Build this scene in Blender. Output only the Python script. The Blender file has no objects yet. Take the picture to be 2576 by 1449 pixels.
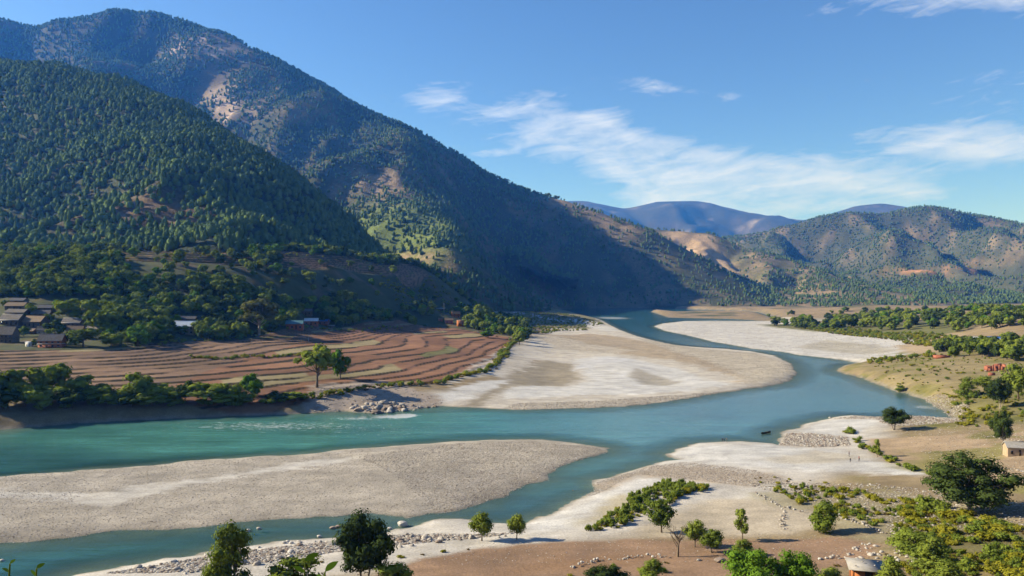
import bpy, math, random
import numpy as np
from mathutils import Vector, Matrix

random.seed(11)
rng = np.random.default_rng(11)
SC = bpy.context.scene
COL = SC.collection

# ------------------------------------------------------------------ camera
FP, CX, HZ, CAMZ = 2022.0, 1288.0, 735.0, 50.0        # survey frame: 2576 px wide plan of the view
cam_d = bpy.data.cameras.new('camera')
cam_d.sensor_width = 36.0
cam_d.lens = 36.0 * FP / 2576.0
cam_d.shift_y = (HZ - 724.5) / 2576.0
cam_d.clip_start = 0.1
cam_d.clip_end = 40000
cam = bpy.data.objects.new('camera', cam_d)
cam.location = (0, 0, CAMZ)
cam.rotation_euler = (math.radians(90), 0, 0)
COL.objects.link(cam)
SC.camera = cam

# ------------------------------------------------------------------ sky and sun
SUN_EL, SUN_AHEAD = math.radians(28), math.radians(7)
sun_dir = Vector((-math.cos(SUN_AHEAD) * math.cos(SUN_EL), math.sin(SUN_AHEAD) * math.cos(SUN_EL), math.sin(SUN_EL)))
sl = bpy.data.lights.new('sun', 'SUN')
sl.energy = 5.0
sl.angle = math.radians(0.5)
sl.color = (1.0, 0.915, 0.79)
so = bpy.data.objects.new('sun', sl)
so.rotation_euler = sun_dir.to_track_quat('Z', 'Y').to_euler()
so.location = (-300, 100, 400)
COL.objects.link(so)

W = bpy.data.worlds.new('World')
SC.world = W
W.use_nodes = True


def world_nodes():
    nt = W.node_tree
    nt.nodes.clear()
    N, L = nt.nodes, nt.links

    def math_n(op, a, b=None, c=None):
        n = N.new('ShaderNodeMath'); n.operation = op
        for i, v in enumerate((a, b, c)):
            if v is None:
                continue
            if isinstance(v, (int, float)):
                n.inputs[i].default_value = v
            else:
                L.new(v, n.inputs[i])
        return n.outputs[0]
    sky = N.new('ShaderNodeTexSky')
    sky.sky_type = 'NISHITA'
    sky.sun_disc = False
    sky.sun_elevation = SUN_EL
    sky.sun_rotation = math.atan2(sun_dir.x, sun_dir.y)
    sky.altitude = 1500
    sky.air_density = 1.0
    sky.dust_density = 1.3
    sky.ozone_density = 4.0
    tc = N.new('ShaderNodeTexCoord')
    sep = N.new('ShaderNodeSeparateXYZ')
    L.new(tc.outputs['Generated'], sep.inputs[0])
    az = math_n('ARCTAN2', sep.outputs[0], sep.outputs[1])
    el = math_n('ARCSINE', sep.outputs[2])
    comb = N.new('ShaderNodeCombineXYZ')
    # cirrus streaks lean: shear elevation with azimuth
    L.new(math_n('MULTIPLY', az, 5.0), comb.inputs[0])
    L.new(math_n('MULTIPLY_ADD', el, 17.0, math_n('MULTIPLY', az, 2.2)), comb.inputs[1])
    n1 = N.new('ShaderNodeTexNoise'); n1.inputs['Scale'].default_value = 1.5
    n1.inputs['Detail'].default_value = 10; n1.inputs['Roughness'].default_value = 0.66
    n1.inputs['Distortion'].default_value = 0.5
    L.new(comb.outputs[0], n1.inputs['Vector'])
    comb2 = N.new('ShaderNodeCombineXYZ')
    L.new(math_n('MULTIPLY', az, 15.0), comb2.inputs[0])
    L.new(math_n('MULTIPLY_ADD', el, 70.0, math_n('MULTIPLY', az, -10.0)), comb2.inputs[1])
    n2 = N.new('ShaderNodeTexNoise'); n2.inputs['Scale'].default_value = 1.0
    n2.inputs['Detail'].default_value = 10; n2.inputs['Roughness'].default_value = 0.64
    n2.inputs['Distortion'].default_value = 0.8
    L.new(comb2.outputs[0], n2.inputs['Vector'])

    def blob(px, py, wx, wy, tilt, amp):
        a0 = math.atan((px - CX) / FP); e0 = math.atan((HZ - py) / FP)
        dx = math_n('SUBTRACT', az, a0)
        dy = math_n('ADD', math_n('SUBTRACT', el, e0), math_n('MULTIPLY', dx, tilt))
        q = math_n('ADD', math_n('POWER', math_n('ABSOLUTE', math_n('MULTIPLY', dx, FP / wx)), 2.0),
                   math_n('POWER', math_n('ABSOLUTE', math_n('MULTIPLY', dy, FP / wy)), 2.0))
        return math_n('MULTIPLY', math_n('EXPONENT', math_n('MULTIPLY', q, -1.0)), amp)
    tot = None
    for b in SKY_CLOUDS:
        v = blob(*b)
        tot = v if tot is None else math_n('ADD', tot, v)
    nn = math_n('ADD', math_n('MULTIPLY', n1.outputs[0], 0.5), math_n('MULTIPLY', n2.outputs[0], 0.5))
    d = math_n('MULTIPLY', math_n('SUBTRACT', math_n('ADD', nn, math_n('MULTIPLY', math_n('MINIMUM', tot, 1.1), 0.28)), 0.645), 4.0)
    cl = N.new('ShaderNodeClamp'); L.new(d, cl.inputs[0])
    dens = math_n('MULTIPLY', cl.outputs[0], 0.7)
    mix = N.new('ShaderNodeMixRGB')
    L.new(dens, mix.inputs[0])
    hsv = N.new('ShaderNodeHueSaturation')
    hsv.inputs['Saturation'].default_value = SKY_SAT
    hsv.inputs['Hue'].default_value = 0.505
    L.new(sky.outputs[0], hsv.inputs['Color'])
    L.new(hsv.outputs[0], mix.inputs[1])
    mix.inputs[2].default_value = (5.2, 5.5, 6.4, 1)
    bg = N.new('ShaderNodeBackground')
    bg.inputs[1].default_value = SKY_STRENGTH
    L.new(mix.outputs[0], bg.inputs[0])
    out = N.new('ShaderNodeOutputWorld')
    L.new(bg.outputs[0], out.inputs[0])


SKY_STRENGTH = 0.079
SKY_SAT = 1.12
# streaks of high cloud: centre (survey px), half widths, tilt, amount
SKY_CLOUDS = [(1720, 430, 380, 70, 0.14, 1.1), (1880, 492, 300, 52, 0.02, 1.3), (1560, 365, 230, 45, 0.2, 0.9), (1800, 545, 260, 30, 0.0, 0.9),
              (1440, 310, 150, 34, -0.1, 0.95), (1110, 250, 130, 34, -0.05, 0.95), (1290, 270, 130, 30, -0.25, 0.95),
              (2470, 412, 270, 50, 0.03, 1.3), (2420, 75, 360, 55, 0.14, 1.05), (1700, 235, 200, 30, 0.15, 0.75),
              (1240, 385, 70, 14, 0.0, 0.6), (2300, 505, 80, 14, 0.0, 0.6), (3200, 330, 500, 90, 0.1, 0.9), (-900, 330, 500, 70, -.1, 0.8)]
world_nodes()

VS = SC.view_settings
VS.view_transform = 'Standard'
VS.look = 'None'
VS.exposure = 1.12
VS.gamma = 1.0
VS.use_curve_mapping = False
SC.cycles.max_bounces = 5
SC.cycles.diffuse_bounces = 1
SC.cycles.glossy_bounces = 2
SC.cycles.transmission_bounces = 3
SC.cycles.transparent_max_bounces = 8
SC.cycles.volume_bounces = 0

# ------------------------------------------------------------------ helpers
def sv(px, py, z=0.0):
    """survey: a point of height z seen at (px, py) -> world x, y"""
    d = (CAMZ - z) * FP / (py - HZ)
    return ((px - CX) / FP * d, d)


def sd3(px, py, d):
    """survey: a point at distance d -> world x, y, z"""
    return ((px - CX) / FP * d, d, CAMZ + (HZ - py) / FP * d)


def _hash(ix, iy, seed):
    h = (ix.astype(np.int64) * 374761393 + iy.astype(np.int64) * 668265263 + seed * 1442695041) & 0xffffffff
    h = ((h ^ (h >> 13)) * 1274126177) & 0xffffffff
    return (h ^ (h >> 16)) & 0xffffffff


def perlin(x, y, seed=0):
    x0 = np.floor(x); y0 = np.floor(y)
    fx = x - x0; fy = y - y0
    u = fx * fx * fx * (fx * (fx * 6 - 15) + 10); v = fy * fy * fy * (fy * (fy * 6 - 15) + 10)

    def g(ix, iy, dx, dy):
        a = _hash(ix, iy, seed).astype(np.float64) * (2 * math.pi / 4294967296.0)
        return np.cos(a) * dx + np.sin(a) * dy
    n00 = g(x0, y0, fx, fy); n10 = g(x0 + 1, y0, fx - 1, fy)
    n01 = g(x0, y0 + 1, fx, fy - 1); n11 = g(x0 + 1, y0 + 1, fx - 1, fy - 1)
    return ((n00 * (1 - u) + n10 * u) * (1 - v) + (n01 * (1 - u) + n11 * u) * v) * 1.5


def fbm(x, y, scale, octv=5, seed=0, gain=0.5):
    s = np.zeros_like(x, dtype=np.float64); a = 1.0; f = 1.0 / scale; t = 0
    for i in range(octv):
        s += a * perlin(x * f + 17.3 * i, y * f - 9.1 * i, seed + i); t += a; a *= gain; f *= 2.03
    return s / t


def ridged(x, y, scale, octv=5, seed=0):
    s = np.zeros_like(x, dtype=np.float64); a = 1.0; f = 1.0 / scale; t = 0
    for i in range(octv):
        s += a * (1 - np.abs(perlin(x * f + 31.7 * i, y * f + 5.3 * i, seed + i)) * 2); t += a; a *= 0.5; f *= 2.07
    return s / t


def rbf_fit(pts):
    P = np.array(pts, dtype=np.float64); n = len(P)
    r = np.hypot(P[:, None, 0] - P[None, :, 0], P[:, None, 1] - P[None, :, 1])
    A = np.zeros((n + 1, n + 1)); A[:n, :n] = r - np.eye(n) * 2.0; A[:n, n] = 1; A[n, :n] = 1
    b = np.zeros(n + 1); b[:n] = P[:, 2]
    w = np.linalg.solve(A, b)
    return P, w


def rbf_eval(fit, x, y, soft=0.0):
    P, w = fit
    z = np.full(x.shape, w[-1])
    for i in range(len(P)):
        z += w[i] * np.sqrt((x - P[i, 0]) ** 2 + (y - P[i, 1]) ** 2 + soft * soft)
    return z


def poly_sd(poly, x, y):
    """signed distance to a closed polygon, positive inside"""
    P = np.array(poly, dtype=np.float64); Q = np.roll(P, -1, axis=0)
    d2 = np.full(x.shape, 1e18); ins = np.zeros(x.shape, dtype=bool)
    for (ax, ay), (bx, by) in zip(P, Q):
        ex, ey = bx - ax, by - ay
        t = np.clip(((x - ax) * ex + (y - ay) * ey) / (ex * ex + ey * ey + 1e-12), 0, 1)
        d2 = np.minimum(d2, (x - ax - t * ex) ** 2 + (y - ay - t * ey) ** 2)
        c = ((ay > y) != (by > y)) & (x < ex * (y - ay) / (ey if ey else 1e-12) + ax)
        ins ^= c
    d = np.sqrt(d2)
    return np.where(ins, d, -d)


def smooth(e0, e1, v):
    t = np.clip((v - e0) / (e1 - e0), 0, 1)
    return t * t * (3 - 2 * t)


def mesh_np(name, verts, faces, mat=None, smooth_shade=False):
    """verts (n,3) array, faces (m,k) int array of one polygon size"""
    verts = np.asarray(verts, dtype=np.float32); faces = np.asarray(faces, dtype=np.int32)
    me = bpy.data.meshes.new(name)
    k = faces.shape[1]
    me.vertices.add(len(verts)); me.vertices.foreach_set('co', verts.ravel())
    me.loops.add(faces.size); me.loops.foreach_set('vertex_index', faces.ravel())
    me.polygons.add(len(faces))
    me.polygons.foreach_set('loop_start', np.arange(0, faces.size, k, dtype=np.int32))
    if smooth_shade:
        me.polygons.foreach_set('use_smooth', np.ones(len(faces), dtype=bool))
    me.update(calc_edges=True)
    if mat:
        me.materials.append(mat)
    return me


def grid_faces(nx, ny):
    i = np.arange(nx - 1)[None, :] + np.arange(ny - 1)[:, None] * nx
    i = i.ravel()
    return np.stack([i, i + 1, i + 1 + nx, i + nx], axis=1)


def set_col(me, rgb, name='Col'):
    at = me.attributes.new(name, 'FLOAT_COLOR', 'POINT')
    c = np.ones((len(rgb), 4), dtype=np.float32); c[:, :3] = rgb
    at.data.foreach_set('color', c.ravel())


def set_float(me, v, name):
    at = me.attributes.new(name, 'FLOAT', 'POINT')
    at.data.foreach_set('value', np.asarray(v, dtype=np.float32))


def add_obj(name, me, parent=None, loc=None, kind=None, label=None, cat=None, group=None):
    o = bpy.data.objects.new(name, me)
    COL.objects.link(o)
    if parent:
        o.parent = parent
    if loc is not None:
        o.location = loc
    tag(o, label, cat, group, kind)
    return o


def tag(o, label=None, cat=None, group=None, kind=None):
    if kind: o['kind'] = kind
    if label: o['label'] = label
    if cat: o['category'] = cat
    if group: o['group'] = group


# ------------------------------------------------------------------ materials
def new_mat(name):
    m = bpy.data.materials.new(name)
    m.use_nodes = True
    nt = m.node_tree
    b = nt.nodes['Principled BSDF']
    return m, nt, b


def noise_node(nt, scale, detail=4, rough=0.55, vec=None, dist=0.0):
    n = nt.nodes.new('ShaderNodeTexNoise')
    n.inputs['Scale'].default_value = scale
    n.inputs['Detail'].default_value = detail
    n.inputs['Roughness'].default_value = rough
    n.inputs['Distortion'].default_value = dist
    if vec is not None:
        nt.links.new(vec, n.inputs['Vector'])
    return n


def map_range(nt, val, a, b, c, d):
    n = nt.nodes.new('ShaderNodeMapRange')
    nt.links.new(val, n.inputs[0])
    for i, v in enumerate((a, b, c, d)):
        n.inputs[i + 1].default_value = v
    return n.outputs[0]


def mul_col(nt, col, fac):
    n = nt.nodes.new('ShaderNodeVectorMath'); n.operation = 'SCALE'
    nt.links.new(col, n.inputs[0]); nt.links.new(fac, n.inputs[3])
    return n.outputs[0]


def mix_col(nt, fac, a, b):
    n = nt.nodes.new('ShaderNodeMixRGB')
    for i, v in enumerate((fac, a, b)):
        if isinstance(v, (int, float)):
            n.inputs[i].default_value = v
        elif isinstance(v, tuple):
            n.inputs[i].default_value = (*v, 1)
        else:
            nt.links.new(v, n.inputs[i])
    return n.outputs[0]


def bump(nt, height, strength, distance, bsdf):
    n = nt.nodes.new('ShaderNodeBump')
    n.inputs['Strength'].default_value = strength
    n.inputs['Distance'].default_value = distance
    nt.links.new(height, n.inputs['Height'])
    nt.links.new(n.outputs[0], bsdf.inputs['Normal'])
    return n


def mat_terrain(name, fine=1.5, coarse=0.12, bump_d=0.25, contrast=0.5):
    m, nt, b = new_mat(name)
    geo = nt.nodes.new('ShaderNodeNewGeometry')
    at = nt.nodes.new('ShaderNodeAttribute'); at.attribute_name = 'Col'
    n1 = noise_node(nt, fine, 5, 0.65, geo.outputs['Position'])
    n2 = noise_node(nt, coarse, 5, 0.6, geo.outputs['Position'])
    f1 = map_range(nt, n1.outputs[0], 0.25, 0.75, 1 - contrast, 1 + contrast)
    f2 = map_range(nt, n2.outputs[0], 0.3, 0.7, 0.8, 1.18)
    c = mul_col(nt, mul_col(nt, at.outputs['Color'], f1), f2)
    nt.links.new(c, b.inputs['Base Color'])
    b.inputs['Roughness'].default_value = 0.95
    b.inputs['Specular IOR Level'].default_value = 0.15
    bump(nt, n1.outputs[0], 0.9, bump_d, b)
    return m
# ------------------------------------------------------------------ river outline (waterlines on the z = 0 plane)
LEFT_BANK = [(-900, 1150), (-300, 1108), (0, 1082), (200, 1065), (400, 1055), (600, 1047), (770, 1040), (860, 1035), (940, 1040), (1040, 1030),
             (1110, 1022), (1180, 1025), (1300, 1031), (1400, 1028), (1500, 1027), (1600, 1020), (1700, 1007), (1800, 990),
             (1880, 978), (1950, 970), (1990, 955), (2003, 940), (1990, 915), (1950, 895), (1900, 885), (1820, 877),
             (1750, 873), (1700, 868), (1650, 858), (1600, 845), (1560, 830), (1530, 815), (1512, 805), (1495, 800), (1470, 795),
             (1440, 788), (1400, 783), (1340, 778), (1200, 772)]
FAR_BANK = [(1330, 771.5), (1450, 772), (1600, 773.5), (1720, 777), (1800, 780), (1870, 783), (1905, 785)]
BAR_A = [(1639, 784), (1683, 799), (1770, 801), (1829, 802), (1873, 804), (1952, 810), (1962, 808), (1920, 794), (1889, 790), (1809, 788), (1710, 788), (1651, 783)]
RIGHT_BANK = [(1905, 783), (1960, 800), (1985, 808), (1900, 808), (1800, 807), (1720, 808), (1665, 814), (1645, 821), (1671, 832), (1730, 844), (1762, 852),
              (1794, 860), (1849, 869), (1889, 877), (1940, 882), (1968, 885), (2007, 893), (2067, 899), (2126, 907), (2162, 913), (2120, 922), (2106, 933),
              (2126, 941), (2166, 951), (2205, 966), (2245, 980), (2285, 992), (2307, 998), (2340, 1012), (2376, 1034), (2395, 1049),
              (2402, 1060), (2384, 1061), (2329, 1055), (2274, 1049), (2205, 1053), (2146, 1047), (2121, 1047), (2092, 1053),
              (2037, 1062), (2008, 1076), (1982, 1082), (1964, 1089), (1956, 1111), (1964, 1120), (1938, 1115), (1872, 1111),
              (1818, 1110), (1763, 1114), (1708, 1129), (1675, 1142), (1690, 1151), (1704, 1155), (1672, 1160), (1635, 1169),
              (1604, 1177), (1553, 1198), (1488, 1208), (1501, 1225), (1481, 1242), (1433, 1266), (1382, 1297), (1323, 1314),
              (1296, 1315), (1241, 1317), (1187, 1310), (1108, 1304), (1074, 1310), (1050, 1320), (1023, 1332), (982, 1334), (971, 1343),
              (886, 1348), (818, 1353), (700, 1362), (537, 1385), (482, 1401), (405, 1404), (349, 1422), (279, 1432), (181, 1449), (0, 1500), (-300, 1600), (-900, 1700)]
ISLAND = [(-900, 1250), (-300, 1224), (0, 1206), (122, 1194), (244, 1182), (366, 1174), (489, 1161), (628, 1151), (768, 1142), (880, 1130), (1057, 1117), (1159, 1110),
          (1245, 1106), (1330, 1105), (1399, 1109), (1450, 1116), (1501, 1122), (1539, 1129), (1532, 1136), (1467, 1153),
          (1399, 1174), (1385, 1191), (1378, 1208), (1330, 1220), (1303, 1228), (1262, 1249), (1194, 1273), (1159, 1280), (1108, 1288),
          (1070, 1296), (1030, 1303), (990, 1297), (937, 1293), (869, 1296), (733, 1306), (628, 1312), (523, 1322), (419, 1331), (314, 1336), (209, 1348), (140, 1357),
          (70, 1361), (0, 1366), (-300, 1395), (-900, 1450)]


def wpoly(pp, z=0.0):
    return [sv(p[0], p[1], p[2] if len(p) > 2 else z) for p in pp]


left_land = wpoly(LEFT_BANK) + [(-1500, 4500), (-4000, 4500), (-4000, 270)]
near_land = wpoly(RIGHT_BANK) + [(-4000, 90), (-4000, -600), (6000, -600), (6000, 9000), (900, 9000)]
far_land = wpoly(FAR_BANK) + [(1300, 5000), (-1500, 5000), (-600, 2900)]
island = wpoly(ISLAND)
bar_a = wpoly(BAR_A)

# ------------------------------------------------------------------ ground heights
def gp(px, py, z):
    x, y = sv(px, py, z)
    return (x, y, z)


G_PTS = [gp(*p) for p in [
    # near right bank and fields
    (2200, 910, 4), (2300, 900, 8), (2380, 895, 10), (2500, 925, 10.5), (2576, 900, 13), (2440, 960, 8), (2576, 1000, 9), (2250, 945, 6), (2350, 985, 6),
    (2430, 1040, 3.5), (2550, 1060, 7), (2500, 1150, 5.5), (2300, 1150, 3), (2200, 1110, 2.2), (2560, 1140, 7), (2435, 1290, 6.5), (2576, 1300, 9),
    (2100, 1290, 3.5), (1900, 1250, 2.4), (1700, 1330, 2.8), (1600, 1200, 1.2), (1800, 1140, 1.3), (2100, 1075, 1.3), (2050, 1150, 1.4), (1300, 1360, 2.2), (1000, 1400, 2.2), (1450, 1430, 3.5), (600, 1440, 1.6), (1000, 1449, 3),
    (1800, 1420, 4.5), (2160, 1440, 7), (2576, 1430, 10), (2300, 1380, 6),
    # island and bars
    (0, 1280, 1.2), (500, 1240, 1.2), (1000, 1200, 1.1), (1350, 1150, 0.9), (1250, 1220, .7),
    (1850, 850, 1.2), (2050, 870, 1.2), (1800, 795, 0.8), (2200, 890, 1.2),
    # left flats
    (900, 1015, 1.8), (1150, 1000, 1.4), (1350, 950, 1.3), (1450, 990, 1.2), (1600, 940, 1.8), (1800, 940, 1.3), (1950, 930, 1.0), (1450, 880, 1.5), (1650, 890, 1.5),
    (1380, 840, 1.6), (1500, 830, 1.6), (1250, 950, 1.8), (1330, 900, 1.8),
    # lower terraces
    (-300, 1020, 8), (0, 1008, 7.5), (300, 1000, 7.5), (650, 1008, 6.5), (790, 995, 6.3), (950, 967, 6.3), (1100, 958, 5.8), (1200, 935, 5.8), (1255, 900, 6.2), (1300, 850, 7.5),
    (0, 885, 18.5), (0, 960, 11), (-400, 890, 20), (-400, 970, 12), (300, 885, 17.5), (300, 950, 11.2), (600, 850, 17), (600, 900, 12.6), (600, 960, 8.8),
    (900, 832, 16), (900, 870, 13), (900, 920, 9.8), (900, 955, 7.8), (1150, 830, 13), (1150, 880, 10), (1150, 930, 7.2), (1240, 870, 8.5), (1240, 845, 10.5),
    (1000, 827, 14.2), (1080, 825, 13.2), (950, 831, 14.8), (1040, 822, 14.5), (900, 836, 15.4),
    # village slope
    (130, 870, 20), (60, 830, 26), (100, 800, 33), (80, 762, 43), (-200, 860, 22), (-200, 780, 38), (460, 842, 20), (790, 822, 20), (1150, 805, 20), (1120, 790, 24), (250, 850, 22), (300, 800, 33), (300, 775, 38),
    # flats beyond the bluff
    (1250, 802, 12), (1400, 800, 5), (1300, 785, 7), (1400, 815, 3),
    # right valley floor
    (2100, 820, 4), (1950, 815, 2.5), (2250, 840, 5), (2330, 865, 5), (2400, 845, 10), (2500, 858, 15), (2560, 862, 17), (2450, 880, 9), (2560, 880, 14), (2400, 810, 12), (2500, 815, 20), (2576, 800, 27), (2300, 805, 5), (2200, 795, 6), (2450, 790, 24),
    (2000, 790, 6), (2200, 775, 8), (2400, 770, 12), (2150, 765, 8)]]
G_PTS += [sd3(*p) for p in [
    # wooded bluff and the upper terrace
    (-300, 700, 600), (0, 690, 620), (300, 662, 670), (600, 668, 725), (850, 668, 835), (1000, 682, 960), (1085, 694, 1030),
    (-300, 640, 780), (0, 635, 800), (300, 632, 800), (600, 628, 850), (850, 642, 930), (1000, 657, 1050), (1060, 670, 1090),
    (0, 740, 590), (300, 720, 610), (600, 730, 650), (850, 735, 760), (1000, 735, 890), (150, 700, 610), (450, 700, 650), (720, 700, 730), (1060, 740, 1000), (700, 780, 660), (900, 778, 800), (1030, 772, 960)]]
G_PTS += [(-35, 930, 17), (-20, 1050, 12), (-45, 1150, 20), (-150, 1200, 40), (-60, 960, 26), (-120, 1300, 30), (0, 1300, 10), (-150, 1700, 22), (30, 1700, 8), (-400, 1100, 60), (-800, 1100, 70), (-900, 600, 60), (-900, 900, 90), (-700, 400, 25),
          (0, 118, 5), (60, 118, 5), (-60, 118, 4), (-120, 115, 5), (0, 90, 8.5), (60, 90, 9), (-80, 90, 9), (120, 110, 11), (0, 60, 17), (60, 60, 17), (-60, 60, 17), (130, 60, 19), (0, 30, 31), (60, 30, 31), (-60, 30, 31), (0, 6, 47.6), (40, 0, 48), (-40, 0, 48), (0, -60, 60), (200, 0, 50), (-200, 0, 50), (300, 200, 22), (260, 120, 30), (300, 320, 14), (500, 500, 30),
          (-3000, 1500, 60), (-3000, 300, 30), (3000, 1000, 60), (3000, 4000, 20), (0, 3500, 20), (1500, 2800, 12), (0, 9000, 60), (4000, 9000, 60), (-4000, 9000, 60), (0, 18000, 60), (9000, 18000, 60), (-9000, 18000, 60), (800, 900, 30), (500, 760, 24), (700, 1600, 26), (600, 1100, 26)]
G_FIT = rbf_fit(G_PTS)

FIELDS = wpoly([(-400, 1012, 8), (0, 1002, 8), (300, 994, 8), (650, 1004, 7), (780, 993, 6.6), (950, 968, 6.5), (1100, 959, 6), (1200, 936, 6), (1258, 902, 6.4), (1305, 850, 8),
                (1250, 838, 11), (1150, 826, 13), (1000, 822, 15), (850, 832, 17), (600, 850, 18), (380, 866, 18.5), (250, 876, 19), (0, 879, 19.5), (-400, 886, 20)])
UPPER = [sd3(*p)[:2] for p in [(-300, 690, 640), (150, 668, 690), (300, 662, 680), (600, 668, 725), (850, 668, 840), (1000, 682, 965), (1080, 690, 1035), (1060, 670, 1090), (850, 642, 930), (600, 628, 850), (300, 632, 805), (0, 640, 800), (-300, 645, 790)]]


def axis(parts):
    out = [parts[0][0]]
    for a, b, h0, h1 in parts:
        v = a
        while v < b - 1e-6:
            h = h0 + (h1 - h0) * (v - a) / (b - a)
            v = min(b, v + h)
            out.append(v)
    return np.array(out)


GX = axis([(-9500, -1200, 900, 60), (-1200, -460, 40, 6), (-460, -300, 4, 2.0), (-300, 190, 1.45, 1.45), (190, 300, 1.6, 4), (300, 800, 5, 20), (800, 9500, 30, 700)])
GY = axis([(-600, 0, 150, 12), (0, 110, 6, 2), (110, 290, 0.85, 0.85), (290, 640, 0.95, 0.95), (640, 780, 1.6, 1.6), (780, 1300, 3, 5), (1300, 3000, 6, 16), (3000, 15000, 40, 700)])
gx, gy = np.meshgrid(GX, GY)
shp = gx.shape
X = gx.ravel(); Y = gy.ravel()


def wobble(x, y, amp, sc, seed):
    return (x + amp * perlin(x / sc, y / sc, seed) + 0.4 * amp * perlin(x / sc * 3.1, y / sc * 3.1, seed + 7),
            y + amp * perlin(x / sc + 50, y / sc - 20, seed + 1) + 0.4 * amp * perlin(x / sc * 3.1 + 9, y / sc * 3.1, seed + 8))


wx_, wy_ = wobble(X, Y, 1.6, 9.0, 40)
sdw = np.maximum.reduce([poly_sd(p, wx_, wy_) for p in (left_land, near_land, far_land, island, bar_a)])
base = rbf_eval(G_FIT, X, Y, 6.0)
base = np.maximum(base, 0.45)
sf = poly_sd(FIELDS, X, Y)
su = poly_sd(UPPER, X, Y)


def terrace(z, step, edge):
    q = z / step
    f = np.floor(q); t = q - f
    return (f + 0.12 * t + 0.88 * smooth(edge, 1.0, t)) * step, t


base_s = np.maximum(rbf_eval(G_FIT, X, Y, 26.0), 0.45)
zn = base_s + 0.35 * fbm(X, Y, 60, 3, 5) + 0.16 * fbm(X, Y, 17, 3, 8)
# fields drop straight to the flats at their outer edge
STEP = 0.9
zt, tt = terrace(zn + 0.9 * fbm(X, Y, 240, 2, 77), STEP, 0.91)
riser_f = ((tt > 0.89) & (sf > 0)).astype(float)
fm = smooth(-3.0, 3.0, sf)
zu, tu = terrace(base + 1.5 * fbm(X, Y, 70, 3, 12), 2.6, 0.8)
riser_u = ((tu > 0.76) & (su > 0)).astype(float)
um = smooth(-4, 4, su)
rough = smooth(4, 30, base)
Z = base + rough * (1.6 * fbm(X, Y, 40, 4, 3) + 0.5 * fbm(X, Y, 9, 3, 4)) * (1 - fm) * (1 - um)
flat_m = (1 - smooth(2.5, 6, base))
Z = Z + flat_m * (0.28 * fbm(X, Y, 22, 4, 21) + 0.10 * fbm(X, Y, 5, 3, 22))
zt = zt + (zn + 0.9 * fbm(X, Y, 240, 2, 77) - zt) * 0.75 * smooth(0.10, 0.3, fbm(X, Y, 34, 3, 78))
Z = Z * (1 - fm) + zt * fm
Z = Z * (1 - um) + zu * um
# scoured hollows and dunes of the left sand flat
for (px, py, rx, ry, dz) in [(1375, 945, 60, 22, -0.9), (1650, 958, 55, 12, -0.8), (1560, 920, 70, 18, 1.0), (1150, 1000, 90, 9, 0.5)]:
    cx_, cy_ = sv(px, py, 1.2)
    q = ((X - cx_) / (rx * cy_ / FP)) ** 2 + ((Y - cy_) / (ry * cy_ * cy_ / FP / 48)) ** 2
    Z += dz * np.exp(-q)
land = 1 - np.exp(-np.maximum(sdw, 0) / np.where((X < -60) & (Y > 240) & (Y < 420), 9.0, 6.5))
Zland = 0.06 + Z * land
deep = -np.minimum(0.05 + np.maximum(-sdw, 0) * 0.085, 2.6)
ZG = np.where(sdw > 0, np.maximum(Zland, 0.04), deep)
ZGg = ZG.reshape(shp)


def ground_z(x, y):
    x = np.atleast_1d(np.asarray(x, dtype=float)); y = np.atleast_1d(np.asarray(y, dtype=float))
    i = np.clip(np.searchsorted(GX, x) - 1, 0, len(GX) - 2); j = np.clip(np.searchsorted(GY, y) - 1, 0, len(GY) - 2)
    tx = (x - GX[i]) / (GX[i + 1] - GX[i]); ty = (y - GY[j]) / (GY[j + 1] - GY[j])
    a = ZGg[j, i] * (1 - tx) + ZGg[j, i + 1] * tx; b = ZGg[j + 1, i] * (1 - tx) + ZGg[j + 1, i + 1] * tx
    return a * (1 - ty) + b * ty


def gz(x, y):
    return float(ground_z(x, y)[0])


# ------------------------------------------------------------------ ground colours (what the soil, sand and gravel really are)
streak = fbm(X * 0.22 + Y * 0.03, Y, 5.0, 4, 501) + 0.7 * fbm(X * 0.3, Y, 1.8, 3, 502)
n_big = fbm(X, Y, 38, 4, 61); n_mid = fbm(X, Y, 11, 4, 62); n_sml = fbm(X, Y, 3.5, 3, 63)
C = np.empty((len(X), 3)); C[:] = (0.28, 0.215, 0.125)


def blend(col, w):
    global C
    w = np.clip(w, 0, 1)[:, None]
    C = C * (1 - w) + np.array(col)[None, :] * w


def paint(pp, col, z=1.2, soft=3.0, amp=4.0, strength=1.0):
    global C
    wp = wpoly(pp, z); m = soft + 3.5 * amp
    xs = [p[0] for p in wp]; ys = [p[1] for p in wp]
    k = np.nonzero((X > min(xs) - m) & (X < max(xs) + m) & (Y > min(ys) - m) & (Y < max(ys) + m))[0]
    s = poly_sd(wp, X[k], Y[k])
    w = np.clip(strength * smooth(-soft, soft, s + amp * (1.2 * n_mid[k] + 0.8 * n_sml[k] + 0.9 * streak[k]) + 0.5 * amp * n_big[k]), 0, 1)[:, None]
    C[k] = C[k] * (1 - w) + np.array(col)[None, :] * w


SAND, GRAVEL, WET = (0.55, 0.535, 0.505), (0.40, 0.36, 0.30), (0.29, 0.25, 0.185)
is_left = poly_sd(left_land, X, Y) > 0
is_isl = poly_sd(island, X, Y) > 0
# wooded and grassy slopes of the left side
blend((0.075, 0.085, 0.032), is_left * smooth(5, 12, base))
blend((0.13, 0.10, 0.055), is_left * smooth(5, 12, base) * smooth(0.12, 0.4, n_big))
blend((0.52, 0.475, 0.405), is_left * (1 - smooth(2.4, 4.0, base)))
blend(GRAVEL, is_isl)
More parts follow.
